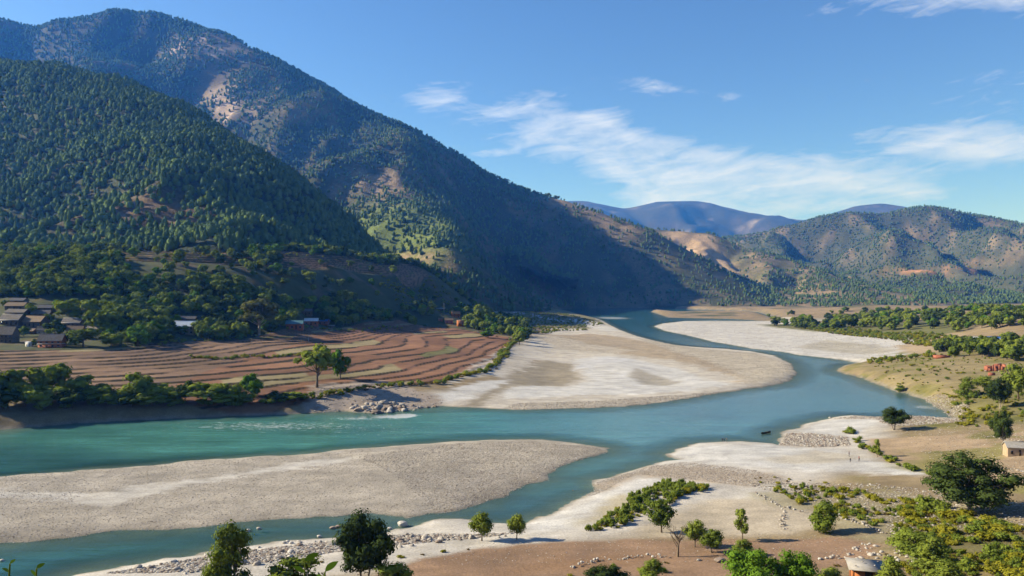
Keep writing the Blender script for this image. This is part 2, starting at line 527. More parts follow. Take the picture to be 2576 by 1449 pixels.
# lower terraces
soil = np.where((X > -150)[:, None] & (Y > 300)[:, None], np.array([[0.205, 0.103, 0.055]]), np.array([[0.180, 0.112, 0.068]]))
tone = 0.5 + 0.5 * np.clip(fbm(X, Y, 75, 3, 91) * 2.4 + 0.5 * np.sin(np.floor((zn + 0.9 * fbm(X, Y, 240, 2, 77)) / STEP) * 2.7), -1, 1)
_q = np.floor((zn + 0.9 * fbm(X, Y, 240, 2, 77)) / STEP); _c = np.floor((X + 0.35 * Y + 13 * _q) / 42.0)
plot = _hash(_q, _c, 9).astype(np.float64) / 4294967296.0
soil = soil * (0.82 + 0.36 * plot[:, None])
soil = np.where((plot > 0.93)[:, None], np.array([[0.26, 0.215, 0.11]]), soil)
soil = np.where((plot < 0.05)[:, None], np.array([[0.13, 0.13, 0.045]]), soil)
soil = soil * (0.85 + 0.3 * tone[:, None]) + np.array([[0.03, 0.02, 0.015]]) * tone[:, None]
w = smooth(-1.0, 1.5, sf)[:, None]
C = C * (1 - w) + soil * w
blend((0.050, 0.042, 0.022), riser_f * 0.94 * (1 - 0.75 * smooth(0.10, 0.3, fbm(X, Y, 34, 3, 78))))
# upper terrace
w = smooth(-2, 3, su + 5 * n_mid) * 0.9
blend((0.33, 0.185, 0.11), w)
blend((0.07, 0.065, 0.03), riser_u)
blend((0.13, 0.14, 0.035), w * smooth(0.2, 0.4, n_mid))
# left sand flat
paint([(1320, 850), (1480, 838), (1560, 845), (1650, 862), (1750, 875), (1900, 888), (1990, 915), (2003, 940), (1960, 965), (1880, 975), (1870, 955), (1700, 905), (1500, 885), (1350, 880)], (0.40, 0.325, 0.23), amp=9)
paint([(1600, 848), (1750, 874), (1900, 886), (1990, 913), (2005, 940), (1960, 968), (1900, 974), (1860, 945), (1780, 905), (1690, 880)], (0.46, 0.41, 0.325), amp=5)
paint([(1440, 905), (1530, 895), (1600, 905), (1700, 925), (1790, 960), (1840, 968), (1700, 985), (1500, 992), (1270, 1002), (1258, 987), (1330, 970), (1420, 975), (1480, 960), (1460, 930)], SAND, amp=5)
paint([(1290, 940), (1380, 912), (1440, 922), (1455, 955), (1420, 972), (1300, 975), (1240, 1000), (1200, 1022), (1160, 1016), (1240, 980)], WET, amp=4)
paint([(1600, 930), (1640, 943), (1705, 960), (1690, 968), (1620, 966), (1585, 950)], (0.36, 0.33, 0.275), amp=3)
paint([(1090, 1003), (1200, 976), (1290, 962), (1245, 985), (1180, 1005), (1110, 1012)], SAND, amp=3)
paint([(1230, 1032), (1300, 1011), (1500, 1005), (1700, 991), (1870, 974), (1810, 995), (1600, 1024), (1400, 1031)], (0.45, 0.405, 0.33), amp=2)
paint([(770, 1044), (790, 1000), (960, 985), (1100, 1003), (1120, 1022), (940, 1044)], (0.36, 0.30, 0.245), amp=4)
paint([(1440, 935), (1600, 905), (1540, 897), (1470, 910)], (0.55, 0.54, 0.53), amp=3)
paint([(1330, 855), (1400, 850), (1500, 870), (1600, 880), (1550, 890), (1400, 900), (1330, 880)], (0.52, 0.47, 0.385), amp=9, strength=.7)
paint([(1260, 900), (1340, 860), (1400, 880), (1330, 930), (1200, 965), (1120, 985)], (0.50, 0.465, 0.41), amp=6, strength=0.8)
# scrubby stony flat behind the terraces
paint([(1180, 800), (1300, 775), (1420, 786), (1500, 800), (1525, 818), (1480, 826), (1330, 830), (1280, 840)], (0.22, 0.20, 0.10), amp=12)
paint([(1420, 806), (1490, 806), (1560, 830), (1520, 832)], (0.56, 0.54, 0.50), amp=6)
for ln in ([(1200, 765), (1260, 778), (1340, 790), (1430, 800), (1430, 803), (1330, 794), (1240, 781)],):
    paint([(p[0], p[1] + 4) for p in ln], (0.5, 0.5, 0.5), z=6, amp=6)
# gravel island
paint([(180, 1265), (215, 1245), (330, 1225), (560, 1195), (800, 1155), (900, 1148), (860, 1160), (640, 1195), (480, 1220), (390, 1245), (260, 1275)], (0.54, 0.51, 0.46), amp=3)
paint([(-100, 1240), (180, 1245), (200, 1256), (80, 1258), (-100, 1252)], (0.52, 0.49, 0.44), amp=5)
paint([(1100, 1290), (1180, 1225), (1390, 1175), (1539, 1129), (1540, 1140), (1470, 1160), (1385, 1212), (1300, 1235), (1200, 1276)], (0.33, 0.29, 0.235), amp=5, soft=6)
paint([(-100, 1375), (0, 1335), (300, 1315), (600, 1292), (1000, 1275), (1100, 1290), (900, 1300), (400, 1340), (0, 1370)], (0.33, 0.295, 0.245), amp=4, soft=6)
paint([(900, 1145), (1150, 1112), (1330, 1106), (1500, 1122), (1539, 1130), (1400, 1165), (1200, 1180), (1000, 1180)], (0.44, 0.395, 0.32), amp=6, soft=8)
# right bank
is_r = poly_sd(near_land, X, Y) > 0
blend((0.53, 0.495, 0.44), is_r * (1 - smooth(2.2, 3.2, base)) * (Y > 120))
paint([(1640, 822), (1720, 806), (1985, 806), (2100, 835), (2250, 852), (2330, 880), (2300, 905), (2162, 914), (1900, 882), (1700, 845)], (0.54, 0.52, 0.485), z=1, amp=6)
paint([(2080, 858), (2200, 872), (2270, 890), (2180, 893), (2000, 872)], (0.42, 0.39, 0.325), z=1, amp=5)
paint([(1690, 1152), (1710, 1128), (1760, 1113), (1940, 1116), (1990, 1122), (2100, 1130), (2200, 1170), (2330, 1205), (2330, 1228), (2200, 1212), (2000, 1188), (1800, 1165)], SAND, amp=3)
paint([(2005, 1078), (2090, 1054), (2200, 1060), (2205, 1075), (2140, 1100), (2040, 1092)], SAND, amp=1.5, soft=1.5)
paint([(1960, 1112), (1980, 1086), (2040, 1090), (2130, 1105), (2140, 1127), (2050, 1127)], (0.35, 0.30, 0.25), amp=3)
paint([(1900, 1160), (2050, 1135), (2200, 1160), (2120, 1175), (2000, 1170)], (0.47, 0.42, 0.33), amp=3, strength=.8)
paint([(1325, 1318), (1480, 1245), (1560, 1206), (1700, 1195), (1760, 1215), (1600, 1240), (1500, 1290), (1440, 1338), (1330, 1342)], SAND, z=1.2, amp=2.5)
paint([(1490, 1213), (1640, 1166), (1800, 1180), (1950, 1200), (1990, 1225), (1900, 1235), (1780, 1217), (1600, 1195), (1520, 1230)], (0.40, 0.335, 0.26), z=1.2, amp=3)
paint([(1450, 1330), (1520, 1270), (1560, 1245), (1600, 1245), (1530, 1310)], (0.42, 0.37, 0.26), z=1.2, amp=3)
paint([(1600, 1330), (1640, 1290), (1800, 1245), (1950, 1258), (2060, 1290), (2090, 1330), (2000, 1362), (1800, 1352), (1640, 1350)], (0.44, 0.38, 0.29), z=3, amp=1.5)
paint([(2180, 1088), (2300, 1095), (2700, 1110), (2700, 1260), (2500, 1240), (2340, 1190), (2260, 1160), (2190, 1125)], (0.37, 0.275, 0.175), z=4, amp=2)
paint([(960, 1440), (1040, 1395), (1200, 1368), (1400, 1350), (1650, 1348), (1800, 1366), (2100, 1372), (2220, 1400), (2150, 1470), (1000, 1500)], (0.285, 0.185, 0.118), z=3.4, amp=1.5, soft=1.2)
paint([(1250, 1440), (1400, 1395), (1620, 1385), (1700, 1400), (1500, 1440)], (0.27, 0.16, 0.085), z=3.6, amp=2.5, strength=.6)
paint([(2420, 1300), (2700, 1290), (2700, 1350), (2480, 1335)], (0.33, 0.22, 0.13), z=7, amp=2)
paint([(1850, 1215), (2060, 1225), (2250, 1240), (2330, 1265), (2440, 1300), (2576, 1340), (2700, 1500), (2300, 1480), (2260, 1400), (2120, 1340), (2090, 1300), (1950, 1255)], (0.30, 0.27, 0.17), z=4, amp=4, strength=.75)
paint([(2230, 1260), (2400, 1300), (2600, 1350), (2700, 1500), (2400, 1480), (2250, 1360)], (0.13, 0.115, 0.035), z=6, amp=5, strength=.75)
paint([(2130, 920), (2200, 905), (2330, 890), (2600, 915), (2700, 1000), (2420, 1020), (2330, 995), (2180, 950)], (0.35, 0.265, 0.16), z=6, amp=4)
paint([(2330, 985), (2420, 1000), (2700, 985), (2700, 1100), (2440, 1070), (2430, 1040)], (0.16, 0.15, 0.05), z=5, amp=5, strength=.8)
paint([(1900, 812), (2100, 815), (2400, 830), (2450, 850), (2360, 870), (2240, 850), (2060, 832)], (0.16, 0.16, 0.06), z=4, amp=10)
paint([(2250, 860), (2400, 850), (2460, 880), (2360, 900), (2290, 885)], (0.40, 0.31, 0.20), z=7, amp=6)
far_m = smooth(1200, 1700, Y) * (X > 150)
blend((0.30, 0.225, 0.145), far_m * smooth(-0.2, 0.2, n_big) * (sdw > 25))
blend((0.10, 0.105, 0.05), far_m * smooth(0.0, 0.25, fbm(X, Y, 160, 4, 99)) * (sdw > 25))
# dry grass and green tufts of the right side
grass = is_r * smooth(2.4, 4.0, base) * (Y > 100) * (Y < 620) * (X > 20)
gm = smooth(0.0, 0.28, fbm(X, Y, 26, 4, 301) + 0.5 * n_mid) * smooth(10, 60, X - 60 + 0.25 * (Y - 150))
blend((0.20, 0.185, 0.055), grass * gm * 0.85)
blend((0.115, 0.115, 0.028), grass * smooth(0.18, 0.42, fbm(X, Y, 14, 4, 302) + 0.4 * n_sml) * gm * 0.8)
paint([(2140, 918), (2210, 902), (2330, 888), (2620, 905), (2700, 1000), (2430, 1030), (2340, 1000), (2190, 952)], (0.19, 0.175, 0.06), z=6, amp=9, strength=0.45)
# wet margins and the bed
blend((0.26, 0.235, 0.19), (1 - smooth(0.2, 2.2, sdw)) * 0.8)
blend((0.17, 0.17, 0.135), (sdw < 0).astype(float))
flatm = (sdw > 0) * (1 - smooth(3, 6, base))
C *= (1 + flatm * (0.20 * streak + 0.07 * np.sin(sdw * 1.1 + 5 * n_mid) * np.exp(-np.maximum(sdw, 0) / 14)))[:, None]
C *= (1 + 0.14 * n_sml + 0.18 * n_big + 0.08 * n_mid)[:, None]

M_GROUND = mat_terrain('ground_soil_sand', fine=2.2, coarse=0.10, bump_d=0.16, contrast=0.34)
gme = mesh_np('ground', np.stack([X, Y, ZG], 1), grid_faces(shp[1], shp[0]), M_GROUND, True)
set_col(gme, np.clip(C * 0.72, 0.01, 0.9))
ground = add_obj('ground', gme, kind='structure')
# ------------------------------------------------------------------ river water
def build_water():
    m, nt, b = new_mat('river_water')
    geo = nt.nodes.new('ShaderNodeNewGeometry')
    at = nt.nodes.new('ShaderNodeAttribute'); at.attribute_name = 'Col'
    dp = nt.nodes.new('ShaderNodeAttribute'); dp.attribute_name = 'depth'
    fo = nt.nodes.new('ShaderNodeAttribute'); fo.attribute_name = 'foam'
    mp = nt.nodes.new('ShaderNodeMapping'); mp.inputs['Scale'].default_value = (0.35, 1.0, 1.0)
    mp.inputs['Rotation'].default_value = (0, 0, math.radians(-8))
    nt.links.new(geo.outputs['Position'], mp.inputs[0])
    n1 = noise_node(nt, 0.55, 6, 0.6, mp.outputs[0], 0.6)
    n2 = noise_node(nt, 0.06, 4, 0.55, mp.outputs[0], 0.4)
    c = mul_col(nt, at.outputs['Color'], map_range(nt, n2.outputs[0], 0.3, 0.7, 0.78, 1.22))
    c = mul_col(nt, c, map_range(nt, n1.outputs[0], 0.3, 0.7, 0.86, 1.14))
    mp2 = nt.nodes.new('ShaderNodeMapping'); mp2.inputs['Scale'].default_value = (0.07, 1.0, 1.0); mp2.inputs['Rotation'].default_value = (0, 0, math.radians(-6))
    nt.links.new(geo.outputs['Position'], mp2.inputs[0])
    n4 = noise_node(nt, 0.30, 5, 0.6, mp2.outputs[0], 0.8)
    c = mul_col(nt, c, map_range(nt, n4.outputs[0], 0.32, 0.68, 0.80, 1.18))
    n3 = noise_node(nt, 0.9, 7, 0.75, mp.outputs[0], 1.2)
    ad = nt.nodes.new('ShaderNodeMath'); ad.operation = 'MULTIPLY_ADD'
    nt.links.new(fo.outputs['Fac'], ad.inputs[0]); ad.inputs[1].default_value = 0.42; nt.links.new(n3.outputs[0], ad.inputs[2])
    fm_ = map_range(nt, ad.outputs[0], 0.72, 0.79, 0.0, 0.9)
    c = mix_col(nt, fm_, c, (0.55, 0.59, 0.60))
    nt.links.new(c, b.inputs['Base Color'])
    b.inputs['Roughness'].default_value = 0.12
    b.inputs['IOR'].default_value = 1.33
    bump(nt, n1.outputs[0], 0.6, 0.16, b)
    tr = nt.nodes.new('ShaderNodeBsdfTransparent')
    tr.inputs[0].default_value = (0.80, 0.93, 0.92, 1)
    mx = nt.nodes.new('ShaderNodeMixShader')
    nt.links.new(map_range(nt, dp.outputs['Fac'], 0.0, 1.3, 0.18, 1.0), mx.inputs[0])
    nt.links.new(tr.outputs[0], mx.inputs[1]); nt.links.new(b.outputs[0], mx.inputs[2])
    nt.links.new(mx.outputs[0], nt.nodes['Material Output'].inputs['Surface'])
    wxs = axis([(-900, -420, 40, 8), (-420, 320, 3, 3), (320, 1400, 6, 60)])
    wys = axis([(60, 130, 12, 3), (130, 420, 2.2, 2.2), (420, 900, 3, 8), (900, 3300, 9, 45)])
    a, c2 = np.meshgrid(wxs, wys)
    x, y = a.ravel(), c2.ravel()
    s = np.maximum.reduce([poly_sd(p, *wobble(x, y, 1.6, 9.0, 40)) for p in (left_land, near_land, far_land, island, bar_a)])
    depth = np.clip(-s * 0.085, 0, 2.6)
    f = grid_faces(len(wxs), len(wys))
    keep = (s[f] < 5.0).any(axis=1)
    f = f[keep]
    used = np.unique(f); remap = -np.ones(len(x), dtype=np.int64); remap[used] = np.arange(len(used))
    me = mesh_np('river', np.stack([x, y, np.zeros_like(x)], 1)[used], remap[f], m, True)
    x, y, depth, s = x[used], y[used], depth[used], s[used]
    # glacial silt green; sky reflection painted bluer towards the right; side channel is clearer
    t = smooth(-60, 160, x + 0.25 * (y - 250)) [:, None]
    col = np.array([[0.072, 0.235, 0.205]]) * (1 - t) + np.array([[0.036, 0.128, 0.142]]) * t
    side = smooth(0, 30, 222 - 0.35 * x - y)[:, None]
    col = col * (1 - side) + np.array([[0.035, 0.125, 0.125]]) * side
    col = col * (1 + 0.12 * fbm(x, y, 30, 3, 7))[:, None]
    set_col(me, np.clip(col * 0.74, 0, 1)); set_float(me, depth, 'depth')
    foam = np.zeros_like(x)
    for (px, py, rx, ry, amp) in [(985, 1048, 60, 6, 1.0), (1018, 1046, 26, 5, 1.9), (900, 1052, 90, 8, 0.6), (700, 1072, 400, 20, 0.50), (2340, 1025, 55, 7, 0.8), (1540, 800, 55, 4, 0.9),
                                  (1900, 880, 180, 5, 0.5), (1440, 1110, 120, 6, 0.45), (1000, 1085, 500, 22, 0.33), (2000, 1000, 260, 35, 0.2), (1700, 1060, 300, 20, 0.25)]:
        cx_, cy_ = sv(px, py)
        q = ((x - cx_) / (rx * cy_ / FP)) ** 2 + ((y - cy_) / (ry * cy_ * cy_ / FP / 50)) ** 2
        foam = np.maximum(foam, amp * np.exp(-q))
    set_float(me, foam, 'foam')
    add_obj('river', me, kind='structure')


build_water()

# ------------------------------------------------------------------ hills
HILLS = {}
M_HILL = mat_terrain('hill_ground', fine=0.16, coarse=0.02, bump_d=3.0, contrast=0.45)


def build_hill(name, pts, xr, yr, res, amp, scale, seed, color_fn, soft=20, foot=0.0, ncrest=0, fall=350.0, gul=None):
    fit = rbf_fit(pts)
    xs = np.arange(xr[0], xr[1] + res, res); ys = np.arange(yr[0], yr[1] + res, res)
    a, b = np.meshgrid(xs, ys); x, y = a.ravel(), b.ravel()
    z = rbf_eval(fit, x, y, soft)
    hgt = smooth(0, 160, z - foot)
    if ncrest:
        dc = np.full(x.shape, 1e9)
        for (ax, ay, _), (bx, by, _) in zip(pts[:ncrest - 1], pts[1:ncrest]):
            ex, ey = bx - ax, by - ay
            t = np.clip(((x - ax) * ex + (y - ay) * ey) / (ex * ex + ey * ey), 0, 1)
            dc = np.minimum(dc, np.hypot(x - ax - t * ex, y - ay - t * ey))
        hgt = hgt * (0.12 + 0.88 * smooth(0, fall, dc))
    z = z + amp * hgt * (ridged(x, y, scale, 5, seed) - 0.62) * 1.6 + amp * 0.25 * hgt * fbm(x, y, scale * 0.22, 4, seed + 50)
    if gul:
        ga, gp_, gs, s0 = gul
        ph = (x + gs * y) / gp_ + 0.55 * fbm(x, y, gp_ * 1.6, 3, s0)
        t = ph - np.floor(ph)
        k1 = 0.55 + 0.9 * _hash(np.floor(ph), np.floor(ph) * 0, s0) / 4294967296.0
        z = z - ga * hgt * k1 * (1 - np.abs(2 * t - 1)) ** 1.3
    edge = np.minimum.reduce([x - xr[0], xr[1] - x, y - yr[0], yr[1] - y])
    z = z - 60 * (1 - smooth(0, res * 8, edge))
    Zg = z.reshape(a.shape)
    gyy, gxx = np.gradient(Zg, res)
    slope = np.hypot(gxx, gyy).ravel()
    col = color_fn(x, y, z, slope)
    me = mesh_np(name, np.stack([x, y, z], 1), grid_faces(len(xs), len(ys)), M_HILL, True)
    set_col(me, np.clip(col * 0.9, 0.005, 0.9))
    o = add_obj(name, me, kind='structure')

    def zf(px, py):
        i = np.clip(((px - xs[0]) / res).astype(int), 0, len(xs) - 2); j = np.clip(((py - ys[0]) / res).astype(int), 0, len(ys) - 2)
        tx = (px - xs[i]) / res; ty = (py - ys[j]) / res
        return (Zg[j, i] * (1 - tx) + Zg[j, i + 1] * tx) * (1 - ty) + (Zg[j + 1, i] * (1 - tx) + Zg[j + 1, i + 1] * tx) * ty
    HILLS[name] = dict(z=zf, xr=xr, yr=yr, slope=lambda px, py: np.hypot(gxx, gyy)[np.clip(((py - ys[0]) / res).astype(int), 0, len(ys) - 1), np.clip(((px - xs[0]) / res).astype(int), 0, len(xs) - 1)])
    return o


def to_px(x, y, z):
    return CX + x / y * FP, HZ - (z - CAMZ) / y * FP


def patch(px, py, x0, y0, rx, ry):
    return np.exp(-(((px - x0) / rx) ** 2 + ((py - y0) / ry) ** 2))


def near_patch(x, y, z, px, py, d, r, ry=None, rz=None):
    cx_, cy_, cz_ = sd3(px, py, d)
    return np.exp(-(((x - cx_) / r) ** 2 + ((y - cy_) / (ry or r * 2)) ** 2 + ((z - cz_) / (rz or r)) ** 2))


def mixc(c, col, w):
    w = np.clip(w, 0, 1)[:, None]
    return c * (1 - w) + np.array(col)[None] * w


def col_h1(x, y, z, s):
    n = fbm(x, y, 90, 4, 5)
    c = np.empty((len(x), 3)); c[:] = (0.050, 0.062, 0.030)
    c = mixc(c, (0.075, 0.072, 0.040), smooth(0.05, 0.3, n))
    for p in [(270, 490, 990, 40), (330, 510, 960, 45), (400, 540, 900, 50), (380, 500, 960, 30), (450, 520, 930, 35), (370, 560, 860, 40)]:
        c = mixc(c, (0.17, 0.115, 0.07), 1.0 * near_patch(x, y, z, *p) * (0.7 + 1.5 * n))
    return c


h1 = [sd3(*p) for p in [(-500, 185, 1850), (-150, 152, 1750), (0, 149, 1700), (150, 155, 1640), (300, 194, 1550), (450, 258, 1450), (600, 356, 1330), (700, 426, 1250),
                        (640, 522, 1040), (590, 575, 900), (545, 616, 790),
                        (0, 600, 1000), (0, 450, 1220), (0, 300, 1440), (250, 600, 890), (250, 450, 1110), (250, 300, 1340), (450, 600, 815), (450, 450, 1040), (450, 350, 1220), (-400, 600, 1100), (-400, 400, 1400),
                        (800, 497, 1260), (880, 575, 1230), (935, 630, 1190), (760, 560, 1090), (700, 625, 930), (800, 640, 960), (620, 622, 850)]]
h1 += [(-1400, 2150, 150), (-800, 2100, 150), (-400, 1950, 60), (-100, 1500, 10), (-60, 1250, 0), (-80, 1050, 10), (-1800, 1800, 400), (-1700, 1000, 90), (-700, 720, 40), (-450, 730, 62), (-300, 750, 66), (-190, 800, 30), (-130, 900, 10), (-1000, 720, 40)]
build_hill('hill_left', h1, (-1850, 0), (700, 2200), 7.5, 24, 300, 3, col_h1, ncrest=8, fall=260)


def col_h2(x, y, z, s):
    n = fbm(x, y, 260, 5, 15); n2 = fbm(x, y, 70, 4, 16)
    c = np.empty((len(x), 3)); c[:] = (0.050, 0.055, 0.032)
    c = mixc(c, (0.12, 0.10, 0.062), smooth(0.0, 0.3, n))
    rock = sum(near_patch(x, y, z, *p) for p in [(530, 215, 3050, 110, 300, 90), (550, 245, 2980, 90, 300, 80), (580, 285, 2860, 90, 300, 60), (560, 115, 3500, 120, 300, 70), (600, 130, 3450, 130, 300, 50), (700, 215, 3150, 90, 300, 60), (440, 130, 3450, 60, 300, 80)])
    c = mixc(c, (0.42, 0.31, 0.215), rock * 1.1 * (0.55 + 1.6 * n2))
    return c


h2 = [sd3(*p) for p in [(-600, 70, 3700), (-300, 50, 3700), (-100, 43, 3650), (0, 40, 3650), (130, 36, 3600), (290, 20, 3600), (370, 25, 3600), (450, 48, 3600), (540, 68, 3550), (600, 95, 3500), (680, 140, 3450), (750, 188, 3400), (800, 214, 3350), (900, 265, 3350), (1050, 330, 3400),
                        (470, 120, 3350), (500, 185, 3120), (540, 250, 2920), (590, 310, 2780), (640, 330, 2750),
                        (370, 190, 3480), (430, 270, 3150), (300, 130, 3560),
                        (210, 110, 3350), (240, 175, 3080), (270, 260, 2800), (70, 140, 3530), (60, 200, 3350), (-200, 150, 3200), (-500, 200, 3000), (700, 250, 3120), (760, 240, 3280)]]
h2 += [(-3600, 3600, 1000), (-2500, 4600, 500), (-1000, 4600, 500), (200, 4600, 200), (-1500, 2500, 250), (-2500, 2500, 300), (-800, 2500, 300), (-300, 2600, 300), (0, 3200, 300)]
build_hill('hill_rear', h2, (-3700, 200), (2450, 4700), 18.0, 75, 620, 23, col_h2, 30, ncrest=15, fall=500, gul=(110, 700, 0.25, 7))


def col_h3(x, y, z, s):
    n = fbm(x, y, 180, 5, 25); n2 = fbm(x, y, 45, 4, 26)
    c = np.empty((len(x), 3)); c[:] = (0.052, 0.060, 0.030)
    c = mixc(c, (0.13, 0.11, 0.06), smooth(0.0, 0.3, n))
    c = mixc(c, (0.11, 0.145, 0.042), 1.2 * sum(near_patch(x, y, z, *p) for p in [(930, 560, 1960, 150, 250, 80), (1050, 610, 1750, 120, 200, 60), (1000, 540, 1950, 150, 250, 60)]))
    dry = sum(near_patch(x, y, z, *p) for p in [(1420, 500, 3150, 120, 200, 40), (1480, 530, 3100, 140, 200, 60), (1560, 580, 3050, 130, 250, 70), (1640, 570, 3300, 110, 250, 40), (1700, 600, 3300, 100, 250, 60)])
    c = mixc(c, (0.30, 0.215, 0.125), dry * (0.8 + 1.4 * n2))
    rock = sum(near_patch(x, y, z, *p) for p in [(960, 440, 2330, 70, 200, 45), (990, 470, 2260, 60, 200, 45), (930, 450, 2350, 60, 150, 30), (1010, 500, 2150, 60, 150, 25), (980, 640, 1700, 60, 120, 14), (1040, 645, 1680, 60, 120, 12), (1120, 655, 1620, 40, 100, 25), (850, 480, 2250, 30, 150, 30)])
    c = mixc(c, (0.28, 0.205, 0.125), rock * 1.2 * (0.6 + 1.5 * n2))
    strip = smooth(0.55, 0.75, np.sin((x + 0.9 * z) / 70.0 + 2 * n)) * smooth(0, 60, 260 - z) * (x > 50)
    return mixc(c, (0.19, 0.15, 0.095), 0.5 * strip)


h3 = [sd3(*p) for p in [(620, 300, 2950), (700, 255, 3050), (800, 214, 3100), (880, 248, 3120), (1000, 308, 3150), (1060, 338, 3190), (1150, 393, 3220), (1270, 458, 3180), (1400, 498, 3090), (1500, 535, 3000), (1600, 570, 2930), (1660, 594, 2890), (1700, 632, 2830), (1740, 676, 2740), (1800, 732, 2560), (1870, 766, 2420),
                        (977, 315, 2800), (1005, 345, 2650), (1032, 400, 2470), (1050, 456, 2300), (1067, 501, 2170), (1102, 522, 2080), (1137, 545, 1980), (1165, 575, 1880), (1160, 610, 1780), (1137, 650, 1680), (1100, 690, 1600),
                        (690, 345, 2750), (860, 460, 2330), (900, 510, 2200), (930, 570, 2030), (970, 625, 1850), (1030, 650, 1720), (780, 335, 2880), (880, 335, 2960), (940, 345, 2650), (880, 370, 2550), (800, 400, 2430), (740, 422, 2360), (950, 420, 2520), (850, 540, 2300),
                        (1150, 480, 2800), (1200, 560, 2600), (1250, 650, 2450), (1300, 560, 2860), (1400, 640, 2760), (1350, 720, 2550), (1500, 640, 2770), (1500, 725, 2640), (1600, 690, 2700), (1650, 645, 2790), (1700, 740, 2520), (1230, 720, 2150), (1190, 680, 1950)]]
h3 += [(-543, 2690, 440), (-620, 2570, 380), (-675, 2490, 320), (-476, 2780, 515), (-600, 3800, 300), (-100, 3900, 200), (500, 4100, 100), (1000, 3900, 0), (-700, 2300, 120), (-500, 1900, 60), (-400, 1700, 40), (-180, 1450, 10), (0, 1700, 5), (60, 2000, 4), (100, 2300, 2), (230, 2500, 0), (430, 2540, -4), (530, 2400, -6), (700, 2250, -10), (900, 2400, -10), (1000, 2800, 0), (-1000, 2700, 200), (-1000, 3300, 350)]
build_hill('hill_middle', h3, (-1100, 1200), (1380, 4200), 14.0, 42, 420, 43, col_h3, 25, ncrest=15, fall=300)


def col_h4(x, y, z, s):
    n = fbm(x, y, 160, 5, 35); n2 = fbm(x, y, 50, 4, 36)
    c = np.empty((len(x), 3)); c[:] = (0.11, 0.105, 0.055)
    c = mixc(c, (0.25, 0.19, 0.11), smooth(-0.1, 0.25, n))
    face = poly_sd([sd3(*p)[:2] for p in [(1690, 580, 3560), (1790, 583, 3560), (1830, 640, 3330), (1880, 700, 3050), (1900, 740, 2850), (1850, 745, 2800), (1760, 660, 3150), (1700, 610, 3400)]], x, y)
    c = mixc(c, (0.40, 0.285, 0.17), smooth(-40, 30, face + 50 * n2))
    c = mixc(c, (0.24, 0.18, 0.11), smooth(0, 70, 75 - z) * smooth(-0.2, 0.2, n2))
    return c


h4 = [sd3(*p) for p in [(1600, 565, 3650), (1680, 580, 3600), (1760, 582, 3600), (1790, 586, 3580), (1850, 612, 3520), (1930, 635, 3420), (2000, 658, 3300), (2080, 693, 3080), (2150, 720, 2800), (2220, 748, 2500), (2290, 772, 2250),
                        (1830, 645, 3320), (1870, 700, 3050), (1900, 745, 2800), (1760, 650, 3250), (1800, 720, 2900), (1950, 700, 3000), (1990, 750, 2600), (2070, 750, 2550), (2100, 768, 2300), (1700, 640, 3350), (2180, 772, 2200)]]
h4 += [(400, 4300, 100), (1000, 4400, 100), (1600, 4000, 0), (1900, 3000, -10), (1500, 2300, -15), (1200, 2050, -10), (700, 2300, -10), (560, 2600, 0), (900, 2150, -10), (450, 3000, 60), (1050, 2150, 0)]
build_hill('hill_spur', h4, (350, 2000), (1950, 4500), 12.0, 30, 300, 63, col_h4, 25, ncrest=11, fall=220, gul=(42, 210, -0.25, 6))


def col_h5(x, y, z, s):
    n = fbm(x, y, 300, 5, 55); n2 = fbm(x, y, 80, 4, 56)
    c = np.empty((len(x), 3)); c[:] = (0.052, 0.060, 0.034)
    c = mixc(c, (0.16, 0.128, 0.082), smooth(-0.02, 0.33, n + 0.4 * n2) * smooth(120, 320, z))
    for p in [(2290, 684, 3020, 55, 300, 10), (2330, 686, 3000, 50, 300, 9), (2360, 690, 3000, 30, 300, 8), (2430, 695, 2950, 35, 300, 14), (2460, 682, 2980, 45, 300, 10), (2550, 650, 3150, 60, 300, 18), (2560, 675, 3050, 60, 300, 16), (2500, 668, 3050, 60, 300, 8), (2560, 735, 2750, 60, 300, 10)]:
        c = mixc(c, (0.62, 0.31, 0.16), 1.5 * near_patch(x, y, z, p[0], p[1], FAR(p[2]), p[3] * 1.15, p[4] * 1.2, p[5] * 1.1) * (0.75 + 1.2 * n2))
    return c


FAR = lambda d: d + max(0.0, d - 2400.0) * 0.9
h5 = [sd3(p[0], p[1] - (7 if p[2] > 3590 and p[0] > 2290 else 0), FAR(p[2])) for p in [(1800, 610, 4000), (1850, 590, 3950), (1900, 577, 3900), (1950, 562, 3850), (2060, 542, 3800), (2150, 530, 3800), (2240, 530, 3750), (2330, 524, 3750), (2420, 534, 3750), (2520, 560, 3750), (2576, 580, 3750), (2750, 600, 3700), (3000, 640, 3600),
                        (2030, 600, 3500), (2080, 680, 3100), (2120, 740, 2800), (2010, 560, 3750), (2130, 570, 3620), (2180, 640, 3350), (2190, 690, 3200), (2250, 590, 3350), (2250, 660, 3050), (2250, 730, 2700), (2340, 560, 3600), (2390, 620, 3380), (2400, 680, 3150), (2460, 590, 3350), (2470, 680, 2950), (2480, 740, 2650), (2560, 640, 3200), (2570, 720, 2750), (2300, 768, 2450), (2450, 770, 2400), (2200, 765, 2500), (2600, 765, 2400)]]
h5 += [(900, 6400, 150), (2000, 6500, 100), (3300, 6400, 100), (4700, 5000, 250), (4300, 2800, 0), (2400, 2250, -10), (1500, 2250, -12), (1100, 3000, -10), (1300, 4200, 60)]
build_hill('hill_right', h5, (850, 4600), (2200, 6500), 19.0, 60, 560, 83, col_h5, 30, ncrest=13, fall=330, gul=(260, 520, 0.12, 5))


